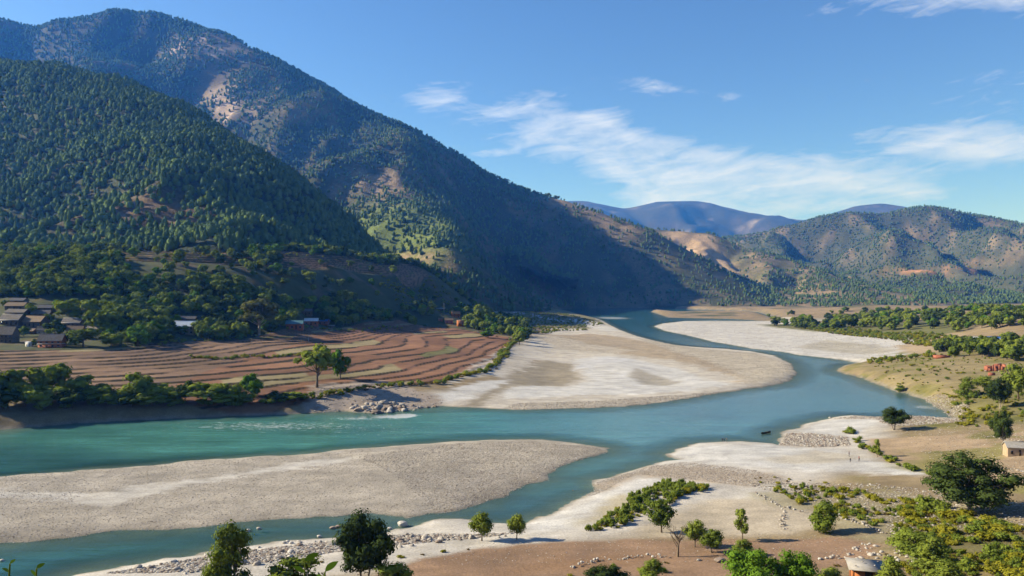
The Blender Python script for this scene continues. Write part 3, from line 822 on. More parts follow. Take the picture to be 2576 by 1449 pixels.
def col_h6(x, y, z, s):
    n = fbm(x, y, 900, 5, 75)
    c = np.empty((len(x), 3)); c[:] = (0.045, 0.047, 0.034)
    c = mixc(c, (0.09, 0.075, 0.055), smooth(0.0, 0.3, n))
    return mixc(c, (0.30, 0.25, 0.19), smooth(0.2, 0.45, fbm(x, y, 350, 4, 76)) * smooth(0, 500, 1500 - z) * 0.8)


D6 = 12000
h6 = [sd3(p[0], p[1] + 1, D6 + (p[2] if len(p) > 2 else 0)) for p in [(1200, 520), (1380, 500), (1470, 496), (1520, 512), (1570, 522), (1640, 508), (1700, 496), (1750, 492), (1800, 507), (1850, 524), (1900, 541), (1975, 552), (2065, 538), (2150, 512), (2210, 499), (2250, 507), (2300, 522), (2400, 560), (2700, 560), (3000, 600),
                                                                 (1700, 570, -1500), (1640, 600, -2200), (1850, 590, -1500), (2100, 590, -1500)]]
h6 += [(-2100, 13300, 400), (1400, 14700, 250), (4000, 14700, 250), (8000, 14700, 250), (-700, 10000, 200), (2100, 9400, 200), (4800, 9400, 200), (9600, 12000, 500)]
build_hill('mountain_far', h6, (-2100, 9200), (9100, 14800), 75.0, 210, 1900, 103, col_h6, 140, ncrest=20, fall=1600, gul=(240, 1500, 0.2, 9))
# ------------------------------------------------------------------ vegetation: materials
def mat_leaf(name, dark, light, trans=0.35, noise_scale=0.35):
    m = bpy.data.materials.new(name); m.use_nodes = True
    nt = m.node_tree; nt.nodes.clear()
    oi = nt.nodes.new('ShaderNodeObjectInfo')
    geo = nt.nodes.new('ShaderNodeNewGeometry')
    n = noise_node(nt, noise_scale, 3, 0.6, geo.outputs['Position'])
    ri = nt.nodes.new('ShaderNodeMath'); ri.operation = 'MULTIPLY_ADD'
    nt.links.new(oi.outputs['Random'], ri.inputs[0]); ri.inputs[1].default_value = 0.55
    nt.links.new(map_range(nt, n.outputs[0], 0.3, 0.7, 0.0, 0.3), ri.inputs[2])
    ad = nt.nodes.new('ShaderNodeMath'); ad.operation = 'MULTIPLY_ADD'
    nt.links.new(geo.outputs['Random Per Island'], ad.inputs[0]); ad.inputs[1].default_value = 0.25; nt.links.new(ri.outputs[0], ad.inputs[2])
    c = mix_col(nt, ad.outputs[0], tuple(v * 0.85 for v in dark), tuple(v * 0.85 for v in light))
    d = nt.nodes.new('ShaderNodeBsdfDiffuse'); t = nt.nodes.new('ShaderNodeBsdfTranslucent')
    nt.links.new(c, d.inputs[0]); nt.links.new(mul_col(nt, c, map_range(nt, oi.outputs['Random'], 0, 1, 1.0, 1.15)), t.inputs[0])
    mx = nt.nodes.new('ShaderNodeMixShader'); mx.inputs[0].default_value = trans
    nt.links.new(d.outputs[0], mx.inputs[1]); nt.links.new(t.outputs[0], mx.inputs[2])
    out = nt.nodes.new('ShaderNodeOutputMaterial'); nt.links.new(mx.outputs[0], out.inputs['Surface'])
    return m


def mat_plain(name, col, rough=0.9, nscale=3.0, contrast=0.3, bump_d=0.02):
    m, nt, b = new_mat(name)
    tc = nt.nodes.new('ShaderNodeTexCoord')
    n = noise_node(nt, nscale, 5, 0.6, tc.outputs['Object'])
    oi = nt.nodes.new('ShaderNodeObjectInfo')
    rgb = nt.nodes.new('ShaderNodeRGB'); rgb.outputs[0].default_value = (col[0] * 0.74, col[1] * 0.74, col[2] * 0.74, 1)
    c = mul_col(nt, rgb.outputs[0], map_range(nt, n.outputs[0], 0.25, 0.75, 1 - contrast, 1 + contrast))
    c = mul_col(nt, c, map_range(nt, oi.outputs['Random'], 0, 1, 0.85, 1.15))
    nt.links.new(c, b.inputs['Base Color'])
    b.inputs['Roughness'].default_value = rough
    b.inputs['Specular IOR Level'].default_value = 0.25
    bump(nt, n.outputs[0], 0.6, bump_d, b)
    return m


M_BARK = mat_plain('bark_grey_brown', (0.15, 0.115, 0.08), nscale=2.5)
M_BARK_PALE = mat_plain('bark_pale', (0.30, 0.25, 0.19), nscale=2.5)
M_PINE = mat_leaf('pine_needles', (0.055, 0.098, 0.042), (0.150, 0.215, 0.075), 0.15, 0.02)
M_LEAF = mat_leaf('broadleaf_green', (0.055, 0.092, 0.016), (0.220, 0.265, 0.042), 0.2, 0.3)
M_LEAF_DARK = mat_leaf('broadleaf_dark', (0.026, 0.044, 0.015), (0.075, 0.108, 0.028), 0.18, 0.3)
M_LEAF_BRIGHT = mat_leaf('broadleaf_bright', (0.055, 0.120, 0.012), (0.140, 0.250, 0.026), 0.25, 0.3)
M_LEAF_PALE = mat_leaf('broadleaf_pale', (0.075, 0.085, 0.030), (0.190, 0.200, 0.075), 0.25, 0.3)
M_SHRUB = mat_leaf('shrub_yellow_green', (0.180, 0.180, 0.016), (0.330, 0.310, 0.034), 0.3, 0.25)
M_SHRUB_GREEN = mat_leaf('shrub_green', (0.095, 0.140, 0.022), (0.230, 0.285, 0.045), 0.3, 0.25)
M_SHRUB_DRY = mat_leaf('shrub_dry', (0.12, 0.085, 0.030), (0.20, 0.15, 0.055), 0.35, 0.25)
M_DEAD = mat_plain('dead_wood', (0.20, 0.15, 0.10), nscale=3)


# ------------------------------------------------------------------ vegetation: shapes
def rand_unit(r, n):
    v = r.normal(size=(n, 3))
    return v / np.linalg.norm(v, axis=1)[:, None]


def leaf_cards(cent, nrm, size, r, aspect=1.0, bend=0.0):
    """one quad per centre, facing nrm"""
    n = len(cent)
    nrm = nrm / (np.linalg.norm(nrm, axis=1)[:, None] + 1e-9)
    t = np.cross(nrm, rand_unit(r, n)); t /= (np.linalg.norm(t, axis=1)[:, None] + 1e-9)
    b = np.cross(nrm, t)
    s = np.broadcast_to(np.asarray(size, dtype=float), (n,))[:, None] * 0.5
    v = np.stack([cent - t * s - b * s * aspect * 0.35, cent + t * s * 0.25 - b * s * aspect, cent + t * s + b * s * aspect * 0.3, cent - t * s * 0.2 + b * s * aspect], 1).reshape(-1, 3)
    f = np.arange(4 * n).reshape(-1, 4)
    return v, f


def tube(pts, rad, sides=6):
    pts = np.asarray(pts, dtype=float); n = len(pts)
    d = np.gradient(pts, axis=0); d /= (np.linalg.norm(d, axis=1)[:, None] + 1e-9)
    ref = np.tile(np.array([[0.31, 0.95, 0.05]]), (n, 1))
    a = np.cross(d, ref); a /= (np.linalg.norm(a, axis=1)[:, None] + 1e-9)
    b = np.cross(d, a)
    th = np.linspace(0, 2 * math.pi, sides, endpoint=False)
    v = (pts[:, None, :] + (a[:, None, :] * np.cos(th)[None, :, None] + b[:, None, :] * np.sin(th)[None, :, None]) * np.asarray(rad)[:, None, None]).reshape(-1, 3)
    f = []
    for i in range(n - 1):
        for k in range(sides):
            f.append((i * sides + k, i * sides + (k + 1) % sides, (i + 1) * sides + (k + 1) % sides, (i + 1) * sides + k))
    return v, np.array(f)


def merge(parts):
    vs, fs, o = [], [], 0
    for v, f in parts:
        vs.append(v); fs.append(np.asarray(f) + o); o += len(v)
    return np.concatenate(vs), np.concatenate(fs)


def cube_sphere():
    vs, fs, ix = [], [], {}

    def vid(p):
        k = tuple(np.round(p, 4))
        if k not in ix:
            ix[k] = len(vs); vs.append(np.array(p) / np.linalg.norm(p))
        return ix[k]
    for ax in range(3):
        for s in (-1, 1):
            for i in (-1, 0):
                for j in (-1, 0):
                    q = []
                    for (a, b) in ((i, j), (i + 1, j), (i + 1, j + 1), (i, j + 1)):
                        p = [0, 0, 0]; p[ax] = s; p[(ax + 1) % 3] = a; p[(ax + 2) % 3] = b
                        q.append(vid(p))
                    fs.append(q if s > 0 else q[::-1])
    return np.array(vs), np.array(fs)


CS_V, CS_F = cube_sphere()


def broadleaf(seed, h=10.0, w=8.0, trunk_h=0.25, clumps=22, leaves=1200, leaf=0.5, shape='round', lean=0.0, spread=0.33, sides=6, stems=1, core=0.74):
    """(trunk verts, faces), (crown verts, faces) of a tree h tall with a crown w wide, standing on the origin"""
    r = np.random.default_rng(seed)
    tr = []
    base_z = h * trunk_h
    cen = []
    for i in range(clumps):
        for _ in range(40):
            u = rand_unit(r, 1)[0] * r.random() ** 0.42
            if shape == 'round':
                p = np.array([u[0] * w / 2 * 0.86, u[1] * w / 2 * 0.86, base_z + (h - base_z) * (0.5 + 0.44 * u[2])])
            elif shape == 'dome':
                p = np.array([u[0] * w / 2 * 0.88, u[1] * w / 2 * 0.88, base_z + (h - base_z) * (0.22 + 0.70 * abs(u[2]))])
            elif shape == 'column':
                zf = r.random(); k = 0.35 + 0.65 * math.sin(math.pi * min(1, 0.15 + zf * 0.85))
                p = np.array([u[0] * w / 2 * 0.8 * k, u[1] * w / 2 * 0.8 * k, base_z + (h - base_z) * (0.06 + 0.86 * zf)])
            elif shape == 'cone':
                zf = r.random() ** 1.2; k = 1.0 - 0.85 * zf
                p = np.array([u[0] * w / 2 * k, u[1] * w / 2 * k, base_z + (h - base_z) * (0.08 + 0.88 * zf)])
            if all(np.linalg.norm(p - q) > w * 0.13 for q in cen):
                break
        cen.append(p)
    cen = np.array(cen)
    cen[:, 0] += lean * cen[:, 2]
    rad = w * spread * (0.55 + 0.5 * r.random(len(cen)))
    # trunk and limbs
    for s in range(stems):
        off = np.array([r.normal() * 0.12 * w * (stems > 1), r.normal() * 0.1 * w * (stems > 1), 0])
        top = np.array([lean * h * 0.6, 0, base_z + (h - base_z) * 0.55]) + off * 2.2
        k = np.linspace(0, 1, 6)[:, None]
        path = off * 0.3 + (top - off * 0.3) * k + np.stack([np.sin(k[:, 0] * 3 + seed) * 0.03 * h * k[:, 0], np.cos(k[:, 0] * 2.4 + seed) * 0.03 * h * k[:, 0], 0 * k[:, 0]], 1)
        path[0, 2] = -0.4
        r0 = h * 0.028 / math.sqrt(stems)
        tr.append(tube(path, r0 * (1.25, 1.0, 0.8, 0.62, 0.45, 0.22)[0:6] if False else r0 * np.array([1.45, 1.0, 0.85, 0.65, 0.45, 0.2]), sides))
        for c in cen[s::stems]:
            zf = np.clip((c[2] - base_z) / (h - base_z), 0, 1)
            t0 = np.clip(0.28 + 0.5 * zf - 0.1 * r.random(), 0.25, 0.95)
            i = t0 * 5; a = path[int(i)] + (path[min(5, int(i) + 1)] - path[int(i)]) * (i - int(i))
            mid = a * 0.45 + c * 0.55 + np.array([0, 0, -0.03 * h]) + r.normal(size=3) * 0.02 * h
            tr.append(tube([a, mid, c], r0 * np.array([0.42, 0.26, 0.08]), max(4, sides - 2)))
    # leaves
    per = np.maximum(1, (leaves * rad ** 2 / (rad ** 2).sum()).astype(int))
    P, Nn = [], []
    for c, q, n in zip(cen, rad, per):
        u = rand_unit(r, n); rr = (0.72 + 0.42 * r.random(n) ** 1.5)[:, None]
        p = c + u * rr * q * np.array([1.0, 1.0, 0.72])
        P.append(p); Nn.append(u * 1.1 + rand_unit(r, n) * 0.42 + np.array([0, 0, 0.25]) + 0.4 * (p - np.array([lean * h * .5, 0, base_z + (h - base_z) * .4])) / w)
    P = np.concatenate(P); Nn = np.concatenate(Nn)
    keep = P[:, 2] > 0.03 * h
    cv = leaf_cards(P[keep], Nn[keep], leaf * (0.6 + 0.8 * r.random(keep.sum())), r, 0.8)
    cores = [(c + CS_V * (q * core * (0.75 + 0.4 * r.random((len(CS_V), 1)))) * np.array([1.0, 1.0, 0.72]), CS_F) for c, q in zip(cen, rad) if c[2] - 0.6 * q > 0.02 * h]
    return merge(tr), merge(cores + [cv])


def pine(seed, h=13.0, w=5.5, cards=110, leaf=1.35, bare=0.18, top_round=0.5, sides=5):
    r = np.random.default_rng(seed)
    k = np.linspace(0, 1, 4)
    path = np.stack([0.02 * h * np.sin(k * 3 + seed), 0.02 * h * np.cos(k * 2 + seed) * k, -0.6 + k * (h * 0.97 + 0.6)], 1)
    trunk = [tube(path, h * 0.016 * np.array([1.3, 1.0, 0.65, 0.15]), sides)]
    zf = r.random(cards) ** 0.85
    prof = np.where(zf < 0.25, 0.55 + zf * 1.8, (1 - (zf - 0.25) / 0.75) ** (0.85 - 0.5 * top_round) + 0.08)
    lv = np.floor(zf * 7) / 7.0
    ang = r.random(cards) * 2 * math.pi
    wob = 1 + 0.28 * np.sin(ang * 2 + seed) + 0.2 * np.sin(ang * 3 + lv * 20 + seed)
    rr = w / 2 * prof * np.sqrt(0.25 + 0.75 * r.random(cards)) * wob
    z = h * (bare + (1 - bare) * (0.35 * zf + 0.65 * (lv + 0.07))) - 0.12 * rr
    P = np.stack([np.cos(ang) * rr, np.sin(ang) * rr, z], 1)
    N = np.stack([np.cos(ang), np.sin(ang), 0.55 + 0.6 * zf], 1) + 0.55 * rand_unit(r, cards)
    cv = leaf_cards(P, N, leaf * (0.7 + 0.6 * r.random(cards)), r, 0.75)
    # lumpy dense inside of the crown
    rings, seg = 6, 8
    kz = np.linspace(0.0, 1.0, rings); th = np.linspace(0, 2 * math.pi, seg, endpoint=False)
    kk, tt_ = np.meshgrid(kz, th, indexing='ij')
    pr = np.where(kk < 0.25, 0.42 + kk * 1.7, np.maximum(1 - (kk - 0.25) / 0.75, 0) ** (0.85 - 0.5 * top_round) * 0.85)
    rc = w / 2 * pr * (1 + 0.28 * np.sin(tt_ * 2 + seed) + 0.2 * np.sin(tt_ * 3 + kk * 20 + seed)) * (0.72 + 0.4 * r.random(kk.shape))
    zc = h * (bare + (1 - bare) * kk * 0.97) + 0.05 * h * (r.random(kk.shape) - .5)
    core = np.stack([np.cos(tt_) * rc, np.sin(tt_) * rc, zc], -1).reshape(-1, 3)
    cf = np.array([(i * seg + q, i * seg + (q + 1) % seg, (i + 1) * seg + (q + 1) % seg, (i + 1) * seg + q) for i in range(rings - 1) for q in range(seg)])
    cv = merge([(core, cf), cv])
    for q in range(5):
        i = r.integers(cards)
        trunk.append(tube([[path[1, 0], path[1, 1], P[i, 2] - 0.05 * h], P[i]], [h * 0.005, h * 0.002], 4))
    return merge(trunk), cv


def shrub(seed, h=1.6, w=2.4, leaves=260, leaf=0.28, clumps=8):
    r = np.random.default_rng(seed)
    P, Nn, st, core = [], [], [], []
    for c in range(clumps):
        a = r.random() * 6.28; q = w * 0.34 * r.random() ** 0.5
        cc = np.array([math.cos(a) * q, math.sin(a) * q, h * (0.35 + 0.3 * r.random())]); rr = w * (0.17 + 0.14 * r.random())
        n = leaves // clumps
        core.append((cc, rr))
        u = rand_unit(r, n); p = cc + u * (r.random(n) ** 0.4)[:, None] * rr * np.array([1, 1, 0.75 * h / w + 0.45])
        P.append(p); Nn.append(u + 0.5 * rand_unit(r, n) + np.array([0, 0, 0.5]))
        st.append(tube([[0, 0, -0.15], cc * 0.5, cc], [0.035 * h, 0.022 * h, 0.008 * h], 4))
    P = np.concatenate(P); Nn = np.concatenate(Nn); k = P[:, 2] > 0.02
    cv = leaf_cards(P[k], Nn[k], leaf * (0.6 + 0.8 * r.random(k.sum())), r, 0.7)
    cores = [(c_ + CS_V * (r_ * 0.5 * (0.7 + 0.5 * r.random((len(CS_V), 1)))) * np.array([1, 1, 0.75 * h / w + 0.45]), CS_F) for c_, r_ in core]
    return merge(st), merge(cores + [cv])


def two_mat_mesh(name, wood, leafy, m_wood, m_leaf):
    v, f = merge([wood, leafy])
    me = mesh_np(name, v, f, m_wood)
    me.materials.append(m_leaf)
    mi = np.zeros(len(f), dtype=np.int32); mi[len(wood[1]):] = 1
    me.polygons.foreach_set('material_index', mi)
    return me


# ------------------------------------------------------------------ scattering (stuff only)
_scatter_groups = {}


def scatter(name, pts, scale, rot, idx, protos, label, cat, kind='stuff', parent=None):
    key = tuple(p.name for p in protos)
    if key not in _scatter_groups:
        ng = bpy.data.node_groups.new('scatter', 'GeometryNodeTree')
        ng.interface.new_socket('Geometry', in_out='INPUT', socket_type='NodeSocketGeometry')
        ng.interface.new_socket('Geometry', in_out='OUTPUT', socket_type='NodeSocketGeometry')
        N, L = ng.nodes, ng.links
        gi = N.new('NodeGroupInput'); go = N.new('NodeGroupOutput')
        iop = N.new('GeometryNodeInstanceOnPoints'); jn = N.new('GeometryNodeJoinGeometry')
        for p in protos:
            oi = N.new('GeometryNodeObjectInfo'); oi.inputs['Object'].default_value = p; oi.inputs['As Instance'].default_value = True
            L.new(oi.outputs['Geometry'], jn.inputs[0])
        L.new(gi.outputs[0], iop.inputs['Points']); L.new(jn.outputs[0], iop.inputs['Instance']); iop.inputs['Pick Instance'].default_value = True
        for nm, t, s in (('ix', 'INT', 'Instance Index'), ('sc', 'FLOAT_VECTOR', 'Scale'), ('rot', 'FLOAT_VECTOR', 'Rotation')):
            n = N.new('GeometryNodeInputNamedAttribute'); n.data_type = t; n.inputs[0].default_value = nm
            L.new(n.outputs[0], iop.inputs[s])
        L.new(iop.outputs[0], go.inputs[0])
        _scatter_groups[key] = ng
    me = bpy.data.meshes.new(name)
    me.vertices.add(len(pts)); me.vertices.foreach_set('co', np.asarray(pts, dtype=np.float32).ravel())
    at = me.attributes.new('ix', 'INT', 'POINT'); at.data.foreach_set('value', np.asarray(idx, dtype=np.int32))
    sc3 = np.asarray(scale, dtype=np.float32)
    if sc3.ndim == 1:
        sc3 = np.repeat(sc3[:, None], 3, axis=1)
    at = me.attributes.new('sc', 'FLOAT_VECTOR', 'POINT'); at.data.foreach_set('vector', sc3.ravel())
    at = me.attributes.new('rot', 'FLOAT_VECTOR', 'POINT'); at.data.foreach_set('vector', np.asarray(rot, dtype=np.float32).ravel())
    o = add_obj(name, me, parent=parent, kind=kind, label=label, cat=cat)
    md = o.modifiers.new('scatter', 'NODES'); md.node_group = _scatter_groups[key]
    return o


def rot_z(n, tilt=0.0):
    return np.stack([rng.normal(size=n) * tilt, rng.normal(size=n) * tilt, rng.random(n) * 6.283], 1)


def proto(name, me):
    return bpy.data.objects.new(name, me)


# pines: crown and trunk meshes shared by every copy
PINES = []
for i, a in enumerate([(12, 8.0, .2, .9), (11, 8.8, .15, 1.1), (13, 7.0, .1, .6), (10, 8.6, .3, 1.2), (12, 7.2, .08, .5), (11, 9.6, .35, 1.2)]):
    tk, cr = pine(100 + i, a[0], a[1], 110, 1.3, a[2], a[3])
    PINES.append((tk, cr, mesh_np('pine_trunk', *tk, M_BARK), mesh_np('pine_crown', *cr, M_PINE)))
PINE_P = [proto('pine_model_%d' % i, two_mat_mesh('pine', p[0], p[1], M_BARK, M_PINE)) for i, p in enumerate(PINES)]
FAR_PINE_P = []
for i, a in enumerate([(13, 7.6, .15, .9), (11, 8.6, .2, 1.2), (13, 6.6, .05, .6), (9, 8.4, .2, 1.2)]):
    tk, cr = pine(140 + i, a[0], a[1], 34, 1.9, a[2], a[3], 4)
    FAR_PINE_P.append(proto('far_pine_model_%d' % i, two_mat_mesh('far_pine', tk, cr, M_BARK, M_PINE)))


def hill_forest(hill, n, density_fn, hmin, hmax, protos, name, label, others=()):
    H = HILLS[hill]
    x = H['xr'][0] + rng.random(n) * (H['xr'][1] - H['xr'][0]); y = H['yr'][0] + rng.random(n) * (H['yr'][1] - H['yr'][0])
    z = H['z'](x, y)
    k = z > ground_z(x, y) - 1.0
    for o in others:
        oo = HILLS[o]
        ins = (x > oo['xr'][0]) & (x < oo['xr'][1]) & (y > oo['yr'][0]) & (y < oo['yr'][1])
        k &= ~(ins & (oo['z'](x, y) > z + 1))
    # outside the view fan (with a wide margin) nothing is planted
    k &= (np.abs(x / y) < 0.80) & (z > 3)
    x, y, z = x[k], y[k], z[k]
    px, py = to_px(x, y, z)
    k = rng.random(len(x)) < density_fn(x, y, z, px, py)
    x, y, z = x[k], y[k], z[k]
    # skip the far side of the ridge: more than 40 m below the line of sight over the ground in front
    vis = np.ones(len(x), dtype=bool)
    for t in np.linspace(0.80, 0.99, 14):
        xx, yy = x * t, y * t
        g = np.where((xx > H['xr'][0]) & (xx < H['xr'][1]) & (yy > H['yr'][0]) & (yy < H['yr'][1]), H['z'](xx, yy), -99)
        vis &= g < CAMZ + (z + 22 - CAMZ) * t + 14
    x, y, z = x[vis], y[vis], z[vis]
    s = (hmin + (hmax - hmin) * rng.random(len(x)) ** 1.3) / 12.5
    return x, y, z, s


def dens_h1(x, y, z, px, py):
    n = fbm(x, y, 60, 3, 201)
    d = 0.95 + 0.6 * n
    clear = patch(px, py, 290, 490, 90, 12) + patch(px, py, 420, 520, 60, 14) + patch(px, py, 390, 560, 70, 12) + 0.7 * patch(px, py, 330, 530, 70, 25)
    d *= np.clip(1 - 0.95 * clear, 0.10, 1)
    return np.where(py > 600, d * 0.8, d)


fx, fy, fz, fs = hill_forest('hill_left', 66000, dens_h1, 7.5, 15.5, None, '', '')
order = np.argsort(fy)
near_pines = order[:160]; rest = order[160:]
scatter('pine_forest', np.stack([fx, fy, fz], 1)[rest], fs[rest], rot_z(len(rest), 0.03), rng.integers(0, len(PINE_P), len(rest)), PINE_P, 'dense dark green pine forest covering the near hill on the left', 'forest')


def tree_at(name, trunk_me, crown_me, loc, s, rz, label, cat='tree', group=None, crown='crown'):
    e = bpy.data.objects.new(name, None)
    COL.objects.link(e)
    e.location = loc; e.scale = (s, s, s) if not isinstance(s, tuple) else s; e.rotation_euler = (0, 0, rz)
    tag(e, label, cat, group)
    for nm, me in (('trunk', trunk_me), (crown, crown_me)):
        c = bpy.data.objects.new(nm, me); COL.objects.link(c); c.parent = e
    return e


for i in near_pines:
    p = PINES[rng.integers(len(PINES))]
    tree_at('pine_tree', p[2], p[3], (fx[i], fy[i], fz[i]), float(fs[i]), rng.random() * 6.28,
            ('tall ' if fs[i] > 0.85 else 'short ') + next(t for l_, t in ((200, 'pine at the hill foot by the left frame edge'), (330, 'pine at the hill foot below the brown clearing'), (450, 'pine at the hill foot right of the brown clearing'), (9999, 'pine at the hill foot above the upper terraces')) if CX + fx[i] / fy[i] * FP < l_), 'tree', 'pines at the foot of the left hill')


def dens_h3(x, y, z, px, py):
    n = fbm(x, y, 110, 4, 203)
    d = 0.75 + 1.0 * n
    clear = patch(px, py, 970, 455, 60, 40) + patch(px, py, 1000, 650, 90, 14) + patch(px, py, 1420, 510, 60, 14) + patch(px, py, 1500, 550, 60, 22) + patch(px, py, 1570, 590, 50, 30) + patch(px, py, 1700, 610, 60, 35)
    d *= np.clip(1 - 1.1 * clear, 0.08, 1)
    return np.where((x > 0) & (py > 640), d * 0.35, d)


def dens_h2(x, y, z, px, py):
    n = fbm(x, y, 150, 4, 205)
    d = 0.8 + 0.9 * n
    clear = patch(px, py, 530, 215, 45, 45) + patch(px, py, 580, 285, 40, 20) + patch(px, py, 580, 120, 50, 18)
    return d * np.clip(1 - 1.2 * clear, 0.08, 1)


def dens_h4(x, y, z, px, py):
    n = fbm(x, y, 100, 4, 207)
    face = patch(px, py, 1740, 620, 75, 50) + patch(px, py, 1820, 680, 70, 45) + patch(px, py, 1870, 735, 60, 25)
    return (0.40 + 1.3 * n) * np.clip(1 - 1.3 * face, 0.02, 1)


def dens_h5(x, y, z, px, py):
    n = fbm(x, y, 140, 4, 209)
    scar = patch(px, py, 2310, 685, 60, 10) + patch(px, py, 2440, 690, 50, 18) + patch(px, py, 2560, 660, 50, 40) + 0.6 * patch(px, py, 2080, 600, 50, 40) + .5 * patch(px, py, 2300, 560, 160, 30)
    return (0.8 + 1.0 * n) * np.clip(1 - 1.1 * scar, 0.08, 1)


for hill, n, fn, h0, h1_, label, oth in [
        ('hill_middle', 60000, dens_h3, 9, 16, 'pine woods on the long middle ridge above the river', ('hill_left',)),
        ('hill_rear', 90000, dens_h2, 11, 19, 'hazy pine woods on the high rear mountain', ('hill_middle', 'hill_left')),
        ('hill_spur', 34000, dens_h4, 9, 15, 'scattered pine woods on the dry brown spur', ('hill_middle',)),
        ('hill_right', 95000, dens_h5, 9, 15, 'thin woods on the gullied hill across the valley', ('hill_spur',))]:
    x, y, z, s = hill_forest(hill, n, fn, h0, h1_, None, '', '', oth)
    print(hill, len(x))
    scatter('woods', np.stack([x, y, z], 1), s, rot_z(len(x), 0.03), rng.integers(0, len(FAR_PINE_P), len(x)), FAR_PINE_P, label, 'forest')
# ------------------------------------------------------------------ trees that can be picked out one by one
_DS = np.concatenate([np.arange(100, 420, 0.5), np.arange(420, 1400, 1.0), np.arange(1400, 3000, 4.0)])


def hit(px, py):
    """the ground point seen at (px, py)"""
    xs = (px - CX) / FP * _DS; zs = CAMZ - (py - HZ) / FP * _DS
    k = np.nonzero(np.maximum(ground_z(xs, _DS), 0) >= zs)[0]
    i = k[0] if len(k) else len(_DS) - 1
    x, y = float(xs[i]), float(_DS[i])
    return x, y, max(gz(x, y), 0.0)


TREE_MODELS = {}


def tree_model(key, seed, m_leaf, m_bark=None, **kw):
    (tk, cr) = broadleaf(seed, 10.0, 10.0, **kw)
    v = cr[0]
    q = np.percentile(v[:, :2], [1.5, 98.5], axis=0); kxy = 10.0 / (q[1] - q[0]).mean(); kz = 10.0 / np.percentile(v[:, 2], 99.7)
    for a in (tk[0], v):
        a[:, :2] *= kxy; a[:, 2] *= kz
    TREE_MODELS[key] = (mesh_np('tree_trunk', *tk, m_bark or M_BARK), mesh_np('tree_crown', *cr, m_leaf), (tk, cr), m_leaf, m_bark or M_BARK)


# near models: ten units high and wide, scaled to each tree
tree_model('near_column', 1, M_LEAF, shape='column', clumps=34, leaves=5200, leaf=0.36, spread=0.20, trunk_h=0.05, stems=2, core=0.52)
tree_model('near_dark', 2, M_LEAF_DARK, M_BARK_PALE, shape='round', clumps=40, leaves=6500, leaf=0.36, spread=0.17, trunk_h=0.22, stems=3, core=0.52)
tree_model('near_big', 3, M_LEAF_DARK, M_BARK_PALE, shape='round', clumps=64, leaves=9500, leaf=0.28, spread=0.14, trunk_h=0.10, stems=1, core=0.52)
tree_model('near_round', 4, M_LEAF, shape='round', clumps=24, leaves=2600, leaf=0.55, spread=0.22, trunk_h=0.22, core=0.52)
tree_model('near_bright', 5, M_LEAF_BRIGHT, shape='round', clumps=40, leaves=6000, leaf=0.40, spread=0.2, trunk_h=0.1, core=0.52)
tree_model('near_thin', 6, M_LEAF, shape='column', clumps=14, leaves=900, leaf=0.75, spread=0.20, trunk_h=0.3, core=0.52)
tree_model('near_cone', 7, M_LEAF, shape='cone', clumps=36, leaves=4200, leaf=0.42, spread=0.2, trunk_h=0.02, core=0.52)
tree_model('near_tuft', 8, M_SHRUB_GREEN, shape='round', clumps=22, leaves=2600, leaf=0.55, spread=0.25, trunk_h=0.05, core=0.52)
# middle-distance models
for i in range(4):
    tree_model('mid_%d' % i, 20 + i, M_LEAF, shape=('round', 'dome', 'round', 'column')[i], clumps=15 + 3 * i, leaves=720, leaf=0.95, spread=0.26, trunk_h=0.12, sides=5)
for i in range(2):
    tree_model('mid_dark_%d' % i, 30 + i, M_LEAF_DARK, shape=('round', 'column')[i], clumps=16, leaves=720, leaf=0.95, spread=0.26, trunk_h=0.08, sides=5)
tree_model('mid_bright', 34, M_LEAF_BRIGHT, shape='round', clumps=20, leaves=1300, leaf=0.75, spread=0.24, trunk_h=0.15, sides=5)
tree_model('mid_pale', 35, M_LEAF_PALE, M_BARK_PALE, shape='dome', clumps=22, leaves=1100, leaf=0.65, spread=0.16, trunk_h=0.3, sides=5)
tree_model('mid_airy', 36, M_LEAF, shape='dome', clumps=20, leaves=1200, leaf=0.65, spread=0.18, trunk_h=0.35, sides=5)


def plant_tree(model, px, base, top, wpx, label, group=None, name='tree', rz=None, at_d=None):
    if at_d:
        x, y = (px - CX) / FP * at_d, at_d
        z = gz(x, y)
        base = HZ + (CAMZ - z) / y * FP
    else:
        x, y, z = hit(px, base)
    h = (base - top) / FP * y; w = wpx / FP * y
    m = TREE_MODELS[model]
    return tree_at(name, m[0], m[1], (x, y, z - 0.05), (w / 10.0, w / 10.0, h / 10.0), random.random() * 6.28 if rz is None else rz, label, 'tree', group)


